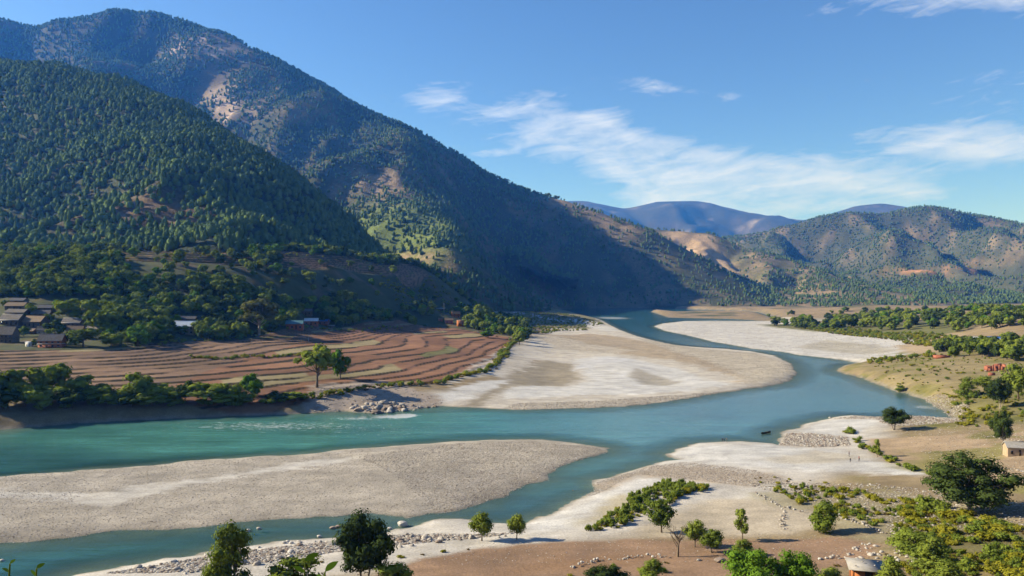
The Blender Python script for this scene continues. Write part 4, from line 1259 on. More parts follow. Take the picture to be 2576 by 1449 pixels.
NEAR_TREES = [
    ('near_column', 577, 1505, 1318, 112, 'tall leafy green tree at the bottom edge, against the turquoise side channel'),
    ('near_dark', 915, 1490, 1288, 138, 'dark bushy tree with pale forked trunks at the bottom edge, left of the brown field'),
    ('near_tuft', 985, 1500, 1415, 95, 'low olive bush tree at the foot of the dark forked tree, by the brown field'),
    ('near_tuft', 750, 1510, 1405, 130, 'rounded bush tree at the bottom edge between the two tall trees'),
    ('near_round', 1212, 1362, 1287, 56, 'small green tree on the near field edge, left one of the long-shadowed pair'),
    ('near_round', 1300, 1358, 1292, 42, 'slim green tree on the near field edge, right one of the long-shadowed pair'),
    ('near_round', 1664, 1340, 1262, 62, 'round green tree standing at the near end of the green willow strip'),
    ('near_thin', 1868, 1362, 1278, 36, 'thin sapling with two leaf tufts standing in the pale round field'),
    ('near_round', 1748, 1378, 1308, 50, 'upright green tree beside the bare tree on the brown field edge'),
    ('near_round', 1790, 1392, 1334, 58, 'bushy green tree just in front of the upright one by the stone edge'),
    ('near_tuft', 2072, 1342, 1262, 68, 'green tree by the dry stone wall, casting a shadow to its right'),
    ('near_big', 2437, 1292, 1142, 196, 'very large dark spreading tree with pale trunk on the right bank'),
    ('near_bright', 1900, 1500, 1380, 122, 'bright green round tree at the bottom edge, left one of two touching'),
    ('near_bright', 1998, 1500, 1388, 100, 'bright green round tree at the bottom edge, right one of two touching'),
    ('near_dark', 1525, 1500, 1422, 95, 'dark green tree top at the bottom edge on the brown field'),
    ('near_tuft', 1637, 1462, 1408, 58, 'feathery olive bush tree at the bottom edge beside the stone line'),
    ('near_tuft', 1866, 1400, 1358, 46, 'small olive tree behind the two bright round trees'),
    ('near_cone', 2345, 1432, 1352, 92, 'dark conical bush tree among the yellow shrubs near the shed'),
    ('near_cone', 2385, 1475, 1410, 92, 'dark green bush tree at the bottom edge below the conical one'),
    ('near_cone', 2245, 1490, 1400, 85, 'green feathery bush tree leaning against the right side of the shed'),
    ('near_tuft', 2290, 1395, 1335, 100, 'green bushy tree at the edge of the yellow shrub slope'),
    ('near_tuft', 2085, 1480, 1430, 60, 'olive bush tree at the bottom edge between the bright trees and the shed'),
    ('near_dark', 2250, 1082, 1024, 62, 'dark round tree on the stony spit by the inlet'),
    ('near_dark', 2520, 1132, 1030, 46, 'tall narrow dark tree at the edge of the yellow shrubs, right of the inlet'),
    ('near_cone', 2432, 1000, 948, 46, 'dark bush tree on the dry bank above the inlet'),
    ('near_dark', 2512, 1030, 950, 52, 'dark tree on the right bank behind the tall narrow one'),
    ('near_round', 2562, 1005, 915, 70, 'pale leafy tree at the right frame edge near the brick ruin'),
    ('near_round', 2476, 985, 945, 50, 'low green tree on the right bank between the dark bush and the ruin'),
    ('near_thin', 2208, 1150, 1104, 18, 'tiny slim tree on the hedge of the right brown field'),
    ('near_tuft', 2264, 985, 968, 20, 'round dark green bush tree at the waterline of the right bank'),
    ('mid_airy', 797, 975, 866, 95, 'tall airy tree with bare lower trunk standing in the terraced field'),
    ('mid_bright', 856, 955, 880, 46, 'bright green tree right beside the tall airy tree in the terraces'),
    ('mid_bright', 633, 1004, 941, 56, 'bright green round tree at the front edge of the terraces'),
    ('mid_pale', 652, 842, 750, 88, 'large pale olive tree with bare trunk above the terraces'),
    ('mid_bright', 346, 872, 818, 62, 'bright green tree at the foot of the village beside the field'),
    ('mid_1', 268, 845, 772, 86, 'spreading light green tree right of the village houses'),
    ('mid_0', 180, 805, 752, 82, 'broad green tree behind the village roofs, left one of two'),
    ('mid_0', 232, 803, 752, 60, 'broad green tree behind the village roofs, right one of two'),
    ('mid_dark_0', 138, 840, 803, 44, 'dark round tree standing between the village houses'),
    ('mid_0', 210, 872, 825, 74, 'green tree in front of the right end of the village'),
    ('mid_2', 280, 872, 838, 50, 'olive tree between the village and the bright green tree'),
    ('mid_2', 60, 848, 820, 24, 'small tree in the village yard left of the low thatched hut'),
    ('mid_0', 122, 815, 790, 24, 'small tree squeezed between two slate roofs in the village'),
    ('mid_dark_0', 158, 866, 838, 28, 'small dark tree right beside the two-storey ochre house'),
    ('mid_2', 8, 846, 818, 26, 'small tree at the left frame edge between village houses'),
    ('mid_0', 212, 818, 795, 28, 'small tree behind the tiny flat orange hut'),
    ('mid_3', 150, 842, 818, 20, 'narrow small tree left of the orange-based village house'),
    ('mid_2', 90, 872, 852, 16, 'tiny tree between the white shed and the ochre house'),
    ('mid_dark_1', 62, 812, 790, 16, 'slim dark tree among the upper village roofs'),
    ('mid_0', 128, 848, 826, 22, 'round tree just behind the two-storey ochre house'),
    ('mid_2', 200, 850, 828, 26, 'green tree below the orange-based village house'),
    ('mid_0', 80, 790, 770, 24, 'round tree beside the brown thatched village house'),
    ('mid_0', 385, 800, 768, 60, 'green tree on the slope above the white tin-roofed house'),
    ('mid_2', 535, 838, 798, 40, 'pale green tree right of the white tin-roofed house'),
    ('mid_2', 455, 842, 818, 34, 'small tree hiding the front of the white tin-roofed house'),
    ('mid_3', 1205, 815, 765, 26, 'tall dark tree beside the red houses on the terrace edge'),
    ('mid_3', 1222, 812, 770, 24, 'tall dark tree just right of the other by the red houses'),
    ('mid_bright', 1228, 850, 832, 34, 'bright green bush tree on the bushy corner of the terraces'),
]
for m, px, b, t, w_, lab in NEAR_TREES:
    plant_tree(m, px, b, t, w_, lab)

BANK_ROW = [(-60, 1020, 920, 90), (-10, 1032, 968, 80), (20, 1014, 928, 76), (62, 1022, 962, 70), (110, 1026, 972, 80), (128, 1006, 914, 84), (180, 1026, 976, 74), (196, 1010, 944, 72), (242, 1016, 965, 64), (270, 1022, 984, 60), (300, 1018, 976, 54),
            (332, 1024, 984, 60), (350, 1012, 937, 58), (382, 1022, 985, 62), (402, 1015, 964, 62), (440, 1018, 980, 60), (466, 1012, 957, 46), (520, 1012, 961, 78), (560, 1018, 984, 60), (577, 1015, 964, 54), (612, 1018, 985, 48), (692, 1012, 984, 46), (735, 1006, 985, 50)]
ORD = ['first', 'second', 'third', 'fourth', 'fifth', 'sixth', 'seventh', 'eighth', 'ninth', 'tenth', 'eleventh', 'twelfth', 'thirteenth', 'fourteenth', 'fifteenth', 'sixteenth', 'seventeenth', 'eighteenth', 'nineteenth', 'twentieth',
       'twenty-first', 'twenty-second', 'twenty-third', 'twenty-fourth', 'twenty-fifth', 'twenty-sixth', 'twenty-seventh', 'twenty-eighth', 'twenty-ninth', 'thirtieth']
for i, (px, b, t, w_) in enumerate(BANK_ROW):
    plant_tree(('mid_0', 'mid_dark_0', 'mid_1', 'mid_2', 'mid_0')[i % 5], px, b, t, w_ * 1.1, '%s leafy tree from the left in the row along the far river bank' % ORD[i], 'bank tree row below the terraces')


def sample_poly(pp, n, z=None, seed=0):
    """n random ground points inside a polygon of surveyed points (on the ground, or at height z)"""
    w_ = [hit(*p)[:2] for p in pp] if z is None else wpoly(pp, z)
    r = np.random.default_rng(seed)
    xs = [p[0] for p in w_]; ys = [p[1] for p in w_]
    out = []
    while len(out) < n:
        x = min(xs) + r.random(4000) * (max(xs) - min(xs)); y = min(ys) + r.random(4000) * (max(ys) - min(ys))
        k = poly_sd(w_, x, y) > 0
        out += list(zip(x[k], y[k]))
        if not k.any():
            break
    return np.array(out[:n])


# woodland of the left slopes
LOOK = {'mid_0': 'round green', 'mid_1': 'spreading green', 'mid_2': 'dense green', 'mid_3': 'upright green', 'mid_dark_0': 'dark round', 'mid_dark_1': 'dark upright', 'mid_bright': 'bright green'}


def zone_of(v, zones):
    return next(t for lim, t in zones if v < lim)


HOUSE_SPOTS = [(126, 874, 70), (27, 818, 56), (85, 824, 56), (101, 800, 46), (40, 796, 54), (38, 779, 52), (114, 783, 40), (180, 823, 50), (187, 840, 42), (234, 836, 40), (14, 862, 50), (105, 840, 26), (72, 872, 20), (71, 840, 36), (463, 840, 46), (470, 812, 40), (740, 829, 40), (782, 818, 32), (808, 816, 34), (832, 825, 16), (770, 793, 26), (683, 783, 15), (1108, 783, 22), (1146, 799, 20), (1158, 821, 16), (1129, 814, 20), (1108, 808, 11), (652, 842, 20)]
def left_woods():
    n = 36000
    x = -560 + rng.random(n) * 620; y = 440 + rng.random(n) * 800
    z = ground_z(x, y); px, py = to_px(x, y, z)
    sfi = poly_sd(FIELDS, x, y); sui = poly_sd(UPPER, x, y)
    swi = poly_sd(left_land, x, y)
    nz = fbm(x, y, 45, 3, 301)
    d = np.full(n, 0.62) + 0.9 * nz
    d = np.where(sui > 0, 0.008 + 0.05 * smooth(0.12, 0.3, nz) + 0.18 * (px < 260) + 0.3 * patch(px, py, 660, 650, 40, 30), d)
    d = np.where((sui <= 0) & (sui > -58) & (px > 310) & (y < 1.02 * np.interp(px, [0, 300, 600, 850, 1000, 1085], [640, 680, 725, 840, 965, 1035])), 0.04, d)
    vill = (px < 262) & (py > 748) & (py < 884)
    d = np.where(vill, 0.010, d)
    d = np.where((px > 930) & (py > 690), d * 0.35, d)
    d = np.where((px > 1040), d * 0.5, d)
    d *= 1 - 0.9 * np.clip(patch(px, py, 465, 825, 50, 25) + patch(px, py, 775, 812, 60, 16) + patch(px, py, 1130, 800, 40, 22), 0, 1)
    h = HILLS['hill_left']
    inh = (x > h['xr'][0]) & (x < h['xr'][1]) & (y > h['yr'][0])
    d = np.where(inh & (h['z'](np.clip(x, h['xr'][0], h['xr'][1]), np.clip(y, *h['yr'])) > z), 0, d)
    for hx, hf, hw in HOUSE_SPOTS:
        d = np.where((np.abs(px - hx) < hw / 2 + 9) & (py > hf - 3) & (py < hf + 26), 0, d)
    k = (rng.random(n) < d * 0.95) & (sfi < -2) & (swi > 6) & (z > 6) & (np.abs(px - 1288) < 1500) & (px < 1330)
    return x[k], y[k], z[k], px[k], py[k]


wx, wy, wz, wpx, wpy = left_woods()
size = 4.6 + 5.4 * rng.random(len(wx)) ** 1.6
keys = ['mid_0', 'mid_1', 'mid_2', 'mid_3', 'mid_dark_0', 'mid_dark_1', 'mid_0', 'mid_bright']
kidx = rng.choice(len(keys), len(wx), p=[.2, .16, .17, .1, .15, .08, .1, .04])
app = np.where((wpx > -40), size / wy, 0)
order = np.argsort(-app)
for i in order[:170]:
    m = TREE_MODELS[keys[kidx[i]]]
    s = float(size[i]) / 10.0
    zone = zone_of(wpx[i], [(120, 'behind the village roofs'), (260, 'right behind the village'), (420, 'above the bright green village tree'), (560, 'above the white tin-roofed house'), (700, 'around the large pale olive tree'), (9999, 'above the blue-roofed houses')])
    tree_at('tree', m[0], m[1], (wx[i], wy[i], wz[i] - 0.1), (s, s, s * (0.9 + 0.35 * rng.random())), rng.random() * 6.28, ('small ' if size[i] < 8.8 else 'big ') + LOOK[keys[kidx[i]]] + ' tree in the woods ' + zone, 'tree', 'trees ' + zone)
MID_P = [proto('wood_model_' + k, two_mat_mesh('wood_tree', *TREE_MODELS[k][2], TREE_MODELS[k][4], TREE_MODELS[k][3])) for k in keys]
rest = order[170:]
sc3 = np.stack([size, size, size * (0.9 + 0.35 * rng.random(len(size)))], 1)[rest] / 10.0
scatter('woodland', np.stack([wx, wy, wz - 0.1], 1)[rest], sc3, rot_z(len(rest)), kidx[rest], MID_P, 'broadleaf woodland covering the slopes above the village and terraces', 'woodland')


# right valley: tree lines, the wood by the ruin, the low wooded hill
def valley_trees():
    P, S = [], []
    for pp, n, s0, s1, sd_ in [([(1930, 818), (2020, 812), (2130, 822), (2300, 815), (2420, 812), (2420, 822), (2200, 832), (2010, 828)], 70, 8, 15, 1),
                               ([(2340, 885), (2400, 872), (2480, 872), (2650, 886), (2650, 912), (2520, 908), (2400, 897)], 75, 6, 10, 2),
                               ([(2380, 845), (2440, 832), (2700, 835), (2700, 775), (2560, 778), (2450, 800)], 220, 7, 12, 3),
                               ([(2060, 800), (2300, 797), (2420, 792), (2400, 806), (2200, 810)], 80, 7, 12, 4),
                               ([(1900, 795), (2100, 785), (2400, 780), (2500, 776), (2500, 785), (2200, 795)], 120, 7, 12, 5)]:
        q = sample_poly(pp, n, seed=sd_)
        for (x, y) in q:
            if not (2440 < CX + x / y * FP < 2570 and 843 < to_px(x, y, gz(x, y))[1] < 868):
                P.append((x, y, gz(x, y) - 0.1)); S.append(s0 + (s1 - s0) * random.random())
    return np.array(P), np.array(S)


vp, vs_ = valley_trees()
vk = rng.choice(len(keys), len(vp), p=[.2, .1, .2, .1, .2, .15, .05, 0.0])
order = np.argsort(-(vs_ / vp[:, 1]))
for i in order[:110]:
    m = TREE_MODELS[keys[vk[i]]]; s = float(vs_[i]) / 10
    where = 'in the thick wood between the brick ruin and the blue-roofed building' if vp[i, 1] < 620 else ('on the low wooded rise behind the blue-roofed building' if vp[i, 0] > 330 else 'in the tree line behind the far white gravel bar')
    tree_at('tree', m[0], m[1], tuple(vp[i]), (s * .9, s * .9, s), rng.random() * 6.28, ('small ' if vs_[i] < (8.4 if vp[i, 1] < 620 else 10.5) else 'big ') + LOOK[keys[vk[i]]] + ' tree ' + where, 'tree', 'trees ' + where)
rest = order[110:]
scatter('valley_woods', vp[rest], vs_[rest] / 10, rot_z(len(rest)), vk[rest], MID_P, 'dark trees spread over the far right valley floor', 'woodland')


# the bare tree
def bare_tree():
    r = np.random.default_rng(5)
    parts = [tube([[0, 0, -0.3], [0.05, 0, 1.2], [0.2, 0.1, 2.4]], [0.17, 0.13, 0.09], 6)]
    br = []
    for i in range(14):
        z0 = 1.0 + 1.4 * r.random(); a = r.random() * 6.28; l = 1.0 + 1.6 * r.random()
        p0 = np.array([0.1 * z0 / 2, 0, z0]); d = np.array([math.cos(a), math.sin(a) * .6, 0.9 + 0.8 * r.random()]); d /= np.linalg.norm(d)
        p1 = p0 + d * l * .5 + r.normal(size=3) * .08; p2 = p0 + d * l + r.normal(size=3) * .15
        br.append(tube([p0, p1, p2], [0.06, 0.04, 0.012], 5))
        for q in range(3):
            t = 0.4 + .5 * r.random(); b0 = p0 + (p2 - p0) * t; e = d + r.normal(size=3) * .6; e /= np.linalg.norm(e)
            br.append(tube([b0, b0 + e * .45], [0.02, 0.006], 4))
    x, y, z = hit(1705, 1402)
    e = bpy.data.objects.new('bare_tree', None); COL.objects.link(e); e.location = (x, y, z); e.scale = (1.35, 1.35, 1.45)
    tag(e, 'leafless grey tree with forked bare branches on the brown field edge', 'tree')
    add_obj('trunk', mesh_np('bare_trunk', *merge(parts), M_DEAD), e)
    add_obj('branches', mesh_np('bare_branches', *merge(br), M_DEAD), e)


bare_tree()
# lone trees on the skyline of the middle ridge
H3z = HILLS['hill_middle']['z']
for i, (px, d, hh, ww, lab) in enumerate([(1272, 3095, 26, 32, 'lone umbrella-shaped tree standing out on the descending skyline'), (1352, 3125, 12, 18, 'low round tree on the skyline left of the pair'), (1380, 3135, 19, 22, 'flat-topped tree on the bare skyline, left one of the pair'),
                                          (1400, 3145, 18, 24, 'round tree on the bare skyline, right one of the pair'), (1445, 3170, 14, 10, 'thin upright tree on the skyline just right of the pair')]):
    x = (px - CX) / FP * d
    z = float(H3z(np.array([x]), np.array([float(d)]))[0])
    m = TREE_MODELS['mid_airy' if i != 3 else 'mid_1']
    tree_at('tree', m[0], m[1], (x, d, z - 0.5), (ww / 10.0, ww / 10.0, hh / 10.0), 1.3 * i, lab, 'tree')

# ------------------------------------------------------------------ shrubs
SHRUBS = {}
for key, ml, seeds, kw in [('yellow', M_SHRUB, 3, dict(h=1.5, w=2.6, leaves=420, leaf=0.26, clumps=10)), ('green', M_SHRUB_GREEN, 3, dict(h=1.9, w=2.4, leaves=420, leaf=0.28, clumps=10)),
                           ('dry', M_SHRUB_DRY, 2, dict(h=0.9, w=1.8, leaves=200, leaf=0.22, clumps=6)), ('reed', M_SHRUB_GREEN, 3, dict(h=3.2, w=2.6, leaves=520, leaf=0.34, clumps=12))]:
    SHRUBS[key] = []
    for s_ in range(seeds):
        wd, lf = shrub(400 + s_ * 7 + len(SHRUBS), **kw)
        SHRUBS[key].append((mesh_np('shrub_stems', *wd, M_BARK), mesh_np('shrub_leaves', *lf, ml), (wd, lf), ml))


def put_shrub(key, x, y, s, label, group):
    m = random.choice(SHRUBS[key])
    e = bpy.data.objects.new('shrub', None); COL.objects.link(e)
    e.location = (x, y, gz(x, y) - 0.04); e.scale = (s * random.uniform(.9, 1.25), s * random.uniform(.9, 1.25), s * random.uniform(.6, .9)); e.rotation_euler = (0, 0, random.random() * 6.28)
    tag(e, label, 'shrub', group)
    for nm, me in (('stems', m[0]), ('leaves', m[1])):
        c = bpy.data.objects.new(nm, me); COL.objects.link(c); c.parent = e


def shrub_zone(pp, n, key, s0, s1, label, group, seed, line=False):
    if line:
        w_ = [hit(*p)[:2] for p in pp]
        seg = np.array(w_); L_ = np.hypot(*np.diff(seg, axis=0).T); cum = np.concatenate([[0], np.cumsum(L_)])
        r = np.random.default_rng(seed); t = np.sort(r.random(n)) * cum[-1]
        q = np.stack([np.interp(t, cum, seg[:, 0]), np.interp(t, cum, seg[:, 1])], 1) + r.normal(size=(n, 2)) * 0.8
    else:
        q = sample_poly(pp, n, seed=seed)
    pxs = CX + q[:, 0] / q[:, 1] * FP
    t1, t2 = np.percentile(pxs, [33, 67])
    for i, (x, y) in enumerate(q):
        k = key if isinstance(key, str) else random.choice(key)
        sz = random.uniform(s0, s1)
        put_shrub(k, x, y, sz, ('big ' if sz > (s0 + s1) / 2 else 'small ') + label.replace('small ', '').replace('tiny ', '') + (', left part' if pxs[i] < t1 else ', middle part' if pxs[i] < t2 else ', right part'), group)


shrub_zone([(2250, 1290), (2330, 1262), (2440, 1300), (2576, 1345), (2600, 1470), (2420, 1470), (2330, 1400), (2260, 1350)], 50, ('yellow', 'yellow', 'green'), 0.8, 1.7, 'yellow-green shrub on the stony slope below the very large tree', 'shrubs on the slope below the large tree', 1)
shrub_zone([(1985, 1262), (2060, 1230), (2250, 1245), (2330, 1265), (2240, 1300), (2110, 1310)], 28, 'yellow', 0.5, 1.2, 'small yellow-green shrub on the gravelly strip behind the dry stone wall', 'shrubs on the gravelly strip', 2)
shrub_zone([(2360, 1000), (2430, 985), (2590, 1010), (2590, 1085), (2460, 1080), (2400, 1072), (2440, 1040)], 36, ('yellow', 'yellow', 'green'), 0.9, 1.7, 'yellow-green shrub beside the inlet on the right bank', 'shrubs beside the inlet', 3)
shrub_zone([(2190, 905), (2280, 895), (2420, 940), (2480, 975), (2400, 1005), (2300, 975), (2160, 935)], 28, ('yellow', 'green', 'dry'), 0.6, 1.5, 'shrub dotted over the dry tan bank above the river bend', 'shrubs on the dry tan bank', 4)
shrub_zone([(2138, 1085), (2160, 1125), (2200, 1140), (2250, 1165), (2350, 1197)], 34, ('green', 'green', 'yellow'), 0.7, 1.3, 'green shrub in the hedge between the white beach and brown field', 'hedge between beach and brown field', 5, True)
shrub_zone([(1475, 1336), (1530, 1300), (1600, 1250), (1660, 1222), (1720, 1220), (1740, 1232), (1690, 1265), (1620, 1300), (1545, 1332)], 44, 'reed', 0.55, 0.95, 'tall green willow shrub in the dense strip beside the white sand', 'willow strip beside the white sand', 6)
shrub_zone([(1715, 1225), (1785, 1228), (1770, 1238), (1700, 1245)], 12, 'yellow', 0.8, 1.3, 'olive shrub at the upper end of the green willow strip', 'olive end of the willow strip', 7)
shrub_zone([(790, 1003), (900, 982), (960, 972), (1100, 965), (1200, 940), (1250, 915), (1275, 880), (1310, 845)], 50, ('yellow', 'green'), 0.9, 1.7, 'olive shrub in the hedge along the outer edge of the terraces', 'hedge along the terrace edge', 8, True)
shrub_zone([(-50, 1035), (100, 1030), (250, 1022), (400, 1020), (560, 1020), (700, 1014), (780, 1002)], 34, 'green', 1.2, 2.4, 'dark green bush filling the bank below the far tree row', 'bushes below the bank tree row', 14, True)
shrub_zone([(480, 898), (560, 905), (620, 898), (680, 900), (750, 895)], 16, ('green', 'yellow'), 0.7, 1.2, 'shrub on the overgrown bank in the middle of the brown terraces', 'overgrown bank in the terraces', 9, True)
shrub_zone([(1870, 1205), (2000, 1200), (2100, 1222), (1980, 1235)], 12, ('yellow', 'dry'), 0.35, 0.7, 'tiny olive shrub on the white sand of the near beach', 'tiny shrubs on the near beach', 10)
shrub_zone([(1370, 1445), (1500, 1400), (1700, 1420), (1850, 1430), (1500, 1470)], 10, ('yellow', 'dry', 'green'), 0.3, 0.75, 'small round shrub on the near brown field', 'small shrubs on the near brown field', 11)
shrub_zone([(780, 1420), (1000, 1390), (1180, 1372), (1200, 1380), (1000, 1410)], 10, ('dry', 'yellow'), 0.4, 0.8, 'dry shrub along the stony bank of the near field', 'dry shrubs on the near bank', 12)
shrub_zone([(2095, 1430), (2140, 1400), (2260, 1395), (2320, 1440)], 8, ('dry', 'yellow'), 0.4, 0.8, 'low dry shrub among the stones around the shed', 'dry shrubs around the shed', 13)
SHRUB_P = [proto('shrub_model_%d' % i, two_mat_mesh('shrub_model', *m[2], M_BARK, m[3])) for i, m in enumerate([SHRUBS['yellow'][0], SHRUBS['green'][0], SHRUBS['green'][1], SHRUBS['yellow'][1], SHRUBS['dry'][0]])]


def shrub_stuff():
    Q = []
    for pp, n, sd_ in [([(1990, 822), (2100, 824), (2380, 842), (2400, 868), (2330, 872), (2240, 855), (2080, 838)], 900, 1), ([(1200, 800), (1320, 785), (1420, 790), (1520, 815), (1470, 826), (1290, 838)], 900, 2),
                       ([(2180, 905), (2300, 892), (2600, 915), (2600, 1000), (2420, 1010), (2200, 955)], 260, 3), ([(2260, 1270), (2440, 1300), (2600, 1345), (2700, 1500), (2300, 1480), (2250, 1340)], 620, 4),
                       ([(1900, 1215), (2060, 1225), (2260, 1250), (2330, 1290), (2200, 1330), (2090, 1300)], 330, 5), ([(2370, 1000), (2600, 990), (2650, 1090), (2430, 1075)], 330, 6),
                       ([(950, 690), (1095, 698), (1160, 770), (1000, 790)], 260, 7), ([(300, 650), (1060, 678), (1050, 690), (300, 668)], 70, 8), ([(1100, 790), (1250, 795), (1310, 840), (1200, 828)], 160, 9)]:
        for (x, y) in sample_poly(pp, n, seed=50 + sd_):
            if sd_ in (4, 5, 6) and fbm(np.array([x]), np.array([y]), 13.0, 3, 700)[0] < -0.02:
                continue
            big = y > 500
            Q.append((x, y, gz(x, y) - 0.05, (0.7 + 1.3 * random.random()) if big else (0.25 + 0.5 * random.random())))
    for ln, n, s0, s1, jit in [([(780, 1004), (900, 982), (960, 972), (1100, 965), (1200, 940), (1250, 915), (1275, 880), (1310, 845)], 300, 0.8, 1.7, 1.6), ([(480, 898), (560, 905), (620, 898), (680, 900), (760, 893)], 90, 0.6, 1.3, 1.8),
                               ([(1330, 838), (1400, 832), (1480, 830)], 70, 1.0, 1.8, 2.0), ([(300, 872), (420, 862), (600, 848), (850, 832), (1000, 824)], 160, 0.6, 1.4, 3.0)]:
        w_ = np.array([hit(*p)[:2] for p in ln]); cum = np.concatenate([[0], np.cumsum(np.hypot(*np.diff(w_, axis=0).T))])
        for t in np.linspace(0, cum[-1], n):
            x = np.interp(t, cum, w_[:, 0]) + random.gauss(0, jit); y = np.interp(t, cum, w_[:, 1]) + random.gauss(0, jit)
            Q.append((x, y, gz(x, y) - 0.05, s0 + (s1 - s0) * random.random()))
    Q = np.array(Q)
    scatter('undergrowth', Q[:, :3], Q[:, 3], rot_z(len(Q)), rng.integers(0, 5, len(Q)), SHRUB_P, 'low scrub spread over the river banks and stony flats', 'scrub')


shrub_stuff()
q = np.concatenate([sample_poly([(1470, 1338), (1530, 1298), (1600, 1246), (1660, 1218), (1720, 1216), (1745, 1232), (1690, 1268), (1620, 1303), (1545, 1335)], 200, seed=91), sample_poly([(1700, 1222), (1790, 1226), (1770, 1240), (1700, 1246)], 40, seed=92)])
REED_P = [proto('willow_model_%d' % i, two_mat_mesh('willow_model', *m[2], M_BARK, m[3])) for i, m in enumerate([SHRUBS['reed'][0], SHRUBS['reed'][1], SHRUBS['yellow'][0]])]
scatter('willow_thicket', np.stack([q[:, 0], q[:, 1], ground_z(q[:, 0], q[:, 1]) - 0.05], 1), 0.28 + 0.34 * rng.random(len(q)), rot_z(len(q)), rng.choice(3, len(q), p=[.45, .35, .2]), REED_P, 'dense green willow thicket in a strip beside the white sand', 'thicket')
# ------------------------------------------------------------------ buildings
M_STONE_W = mat_plain('rubble_wall', (0.15, 0.115, 0.085), nscale=1.6, contrast=0.45, bump_d=0.08)
M_SLATE = mat_plain('slate_roof', (0.15, 0.135, 0.12), nscale=1.2, contrast=0.4, bump_d=0.06)
M_SLATE_B = mat_plain('dark_slate_roof', (0.075, 0.075, 0.08), nscale=1.2, contrast=0.4, bump_d=0.06)
M_THATCH = mat_plain('thatch_roof', (0.19, 0.135, 0.085), nscale=2.0, contrast=0.4, bump_d=0.08)
M_OCHRE = mat_plain('ochre_plaster', (0.46, 0.17, 0.06), nscale=1.0, contrast=0.2)
M_WHITE = mat_plain('white_plaster', (0.68, 0.66, 0.62), nscale=1.0, contrast=0.15)
M_TAN = mat_plain('tan_plaster', (0.42, 0.31, 0.20), nscale=1.0, contrast=0.2)
M_BRICK = mat_plain('red_brick', (0.34, 0.12, 0.07), nscale=1.5, contrast=0.35, bump_d=0.06)
M_TIN = mat_plain('tin_roof', (0.62, 0.66, 0.70), rough=0.45, nscale=0.8, contrast=0.12)
M_BLUE = mat_plain('blue_tin_roof', (0.05, 0.17, 0.48), rough=0.45, nscale=0.8, contrast=0.12)
M_TEAL = mat_plain('teal_tin_roof', (0.10, 0.22, 0.25), rough=0.5, nscale=0.8, contrast=0.15)
M_GREYROOF = mat_plain('grey_sheet_roof', (0.34, 0.32, 0.29), nscale=1.4, contrast=0.25)
M_DARKWOOD = mat_plain('dark_timber', (0.055, 0.04, 0.03), nscale=4)
M_GLASS = mat_plain('dark_opening', (0.015, 0.015, 0.018), rough=0.3)
M_METAL = mat_plain('weathered_post', (0.40, 0.39, 0.37), nscale=3)


def box(x0, x1, y0, y1, z0, z1):
    v = np.array([(x, y, z) for z in (z0, z1) for y in (y0, y1) for x in (x0, x1)], dtype=float)
    f = np.array([(0, 2, 3, 1), (4, 5, 7, 6), (0, 1, 5, 4), (2, 6, 7, 3), (0, 4, 6, 2), (1, 3, 7, 5)])
    return v, f


def gable_walls(w, d, h, gh):
    """closed house body with triangular ends (ridge along x)"""
    v = np.array([(-w / 2, -d / 2, -1.2), (w / 2, -d / 2, -1.2), (w / 2, d / 2, -1.2), (-w / 2, d / 2, -1.2), (-w / 2, -d / 2, h), (w / 2, -d / 2, h), (w / 2, d / 2, h), (-w / 2, d / 2, h), (-w / 2, 0, h + gh), (w / 2, 0, h + gh)], dtype=float)
    f = [(0, 1, 5, 4), (2, 3, 7, 6), (4, 5, 9, 8), (6, 7, 8, 9), (3, 2, 1, 0)]
    tri = [(0, 4, 7, 3), (4, 8, 7, 7), (1, 2, 6, 5), (5, 6, 9, 9)]
    return v, f, tri


def py_mesh(name, v, faces, mat):
    me = bpy.data.meshes.new(name)
    me.from_pydata([tuple(p) for p in v], [], [tuple(dict.fromkeys(int(i) for i in f)) for f in faces])
    me.materials.append(mat)
    me.update()
    return me


def roof_slab(w, d, h, gh, over, th, side):
    """one pitch of a gable roof, with thickness; side -1 front, +1 back"""
    y1 = side * (d / 2 + over); k = gh / (d / 2); z1 = h - over * k
    x0, x1 = -w / 2 - over, w / 2 + over
    low = [(x0, y1, z1), (x1, y1, z1), (x1, 0, h + gh), (x0, 0, h + gh)]
    v = np.array(low + [(a, b, c + th) for a, b, c in low])
    f = [(0, 1, 2, 3), (7, 6, 5, 4), (0, 4, 5, 1), (1, 5, 6, 2), (2, 6, 7, 3), (3, 7, 4, 0)]
    return v, f


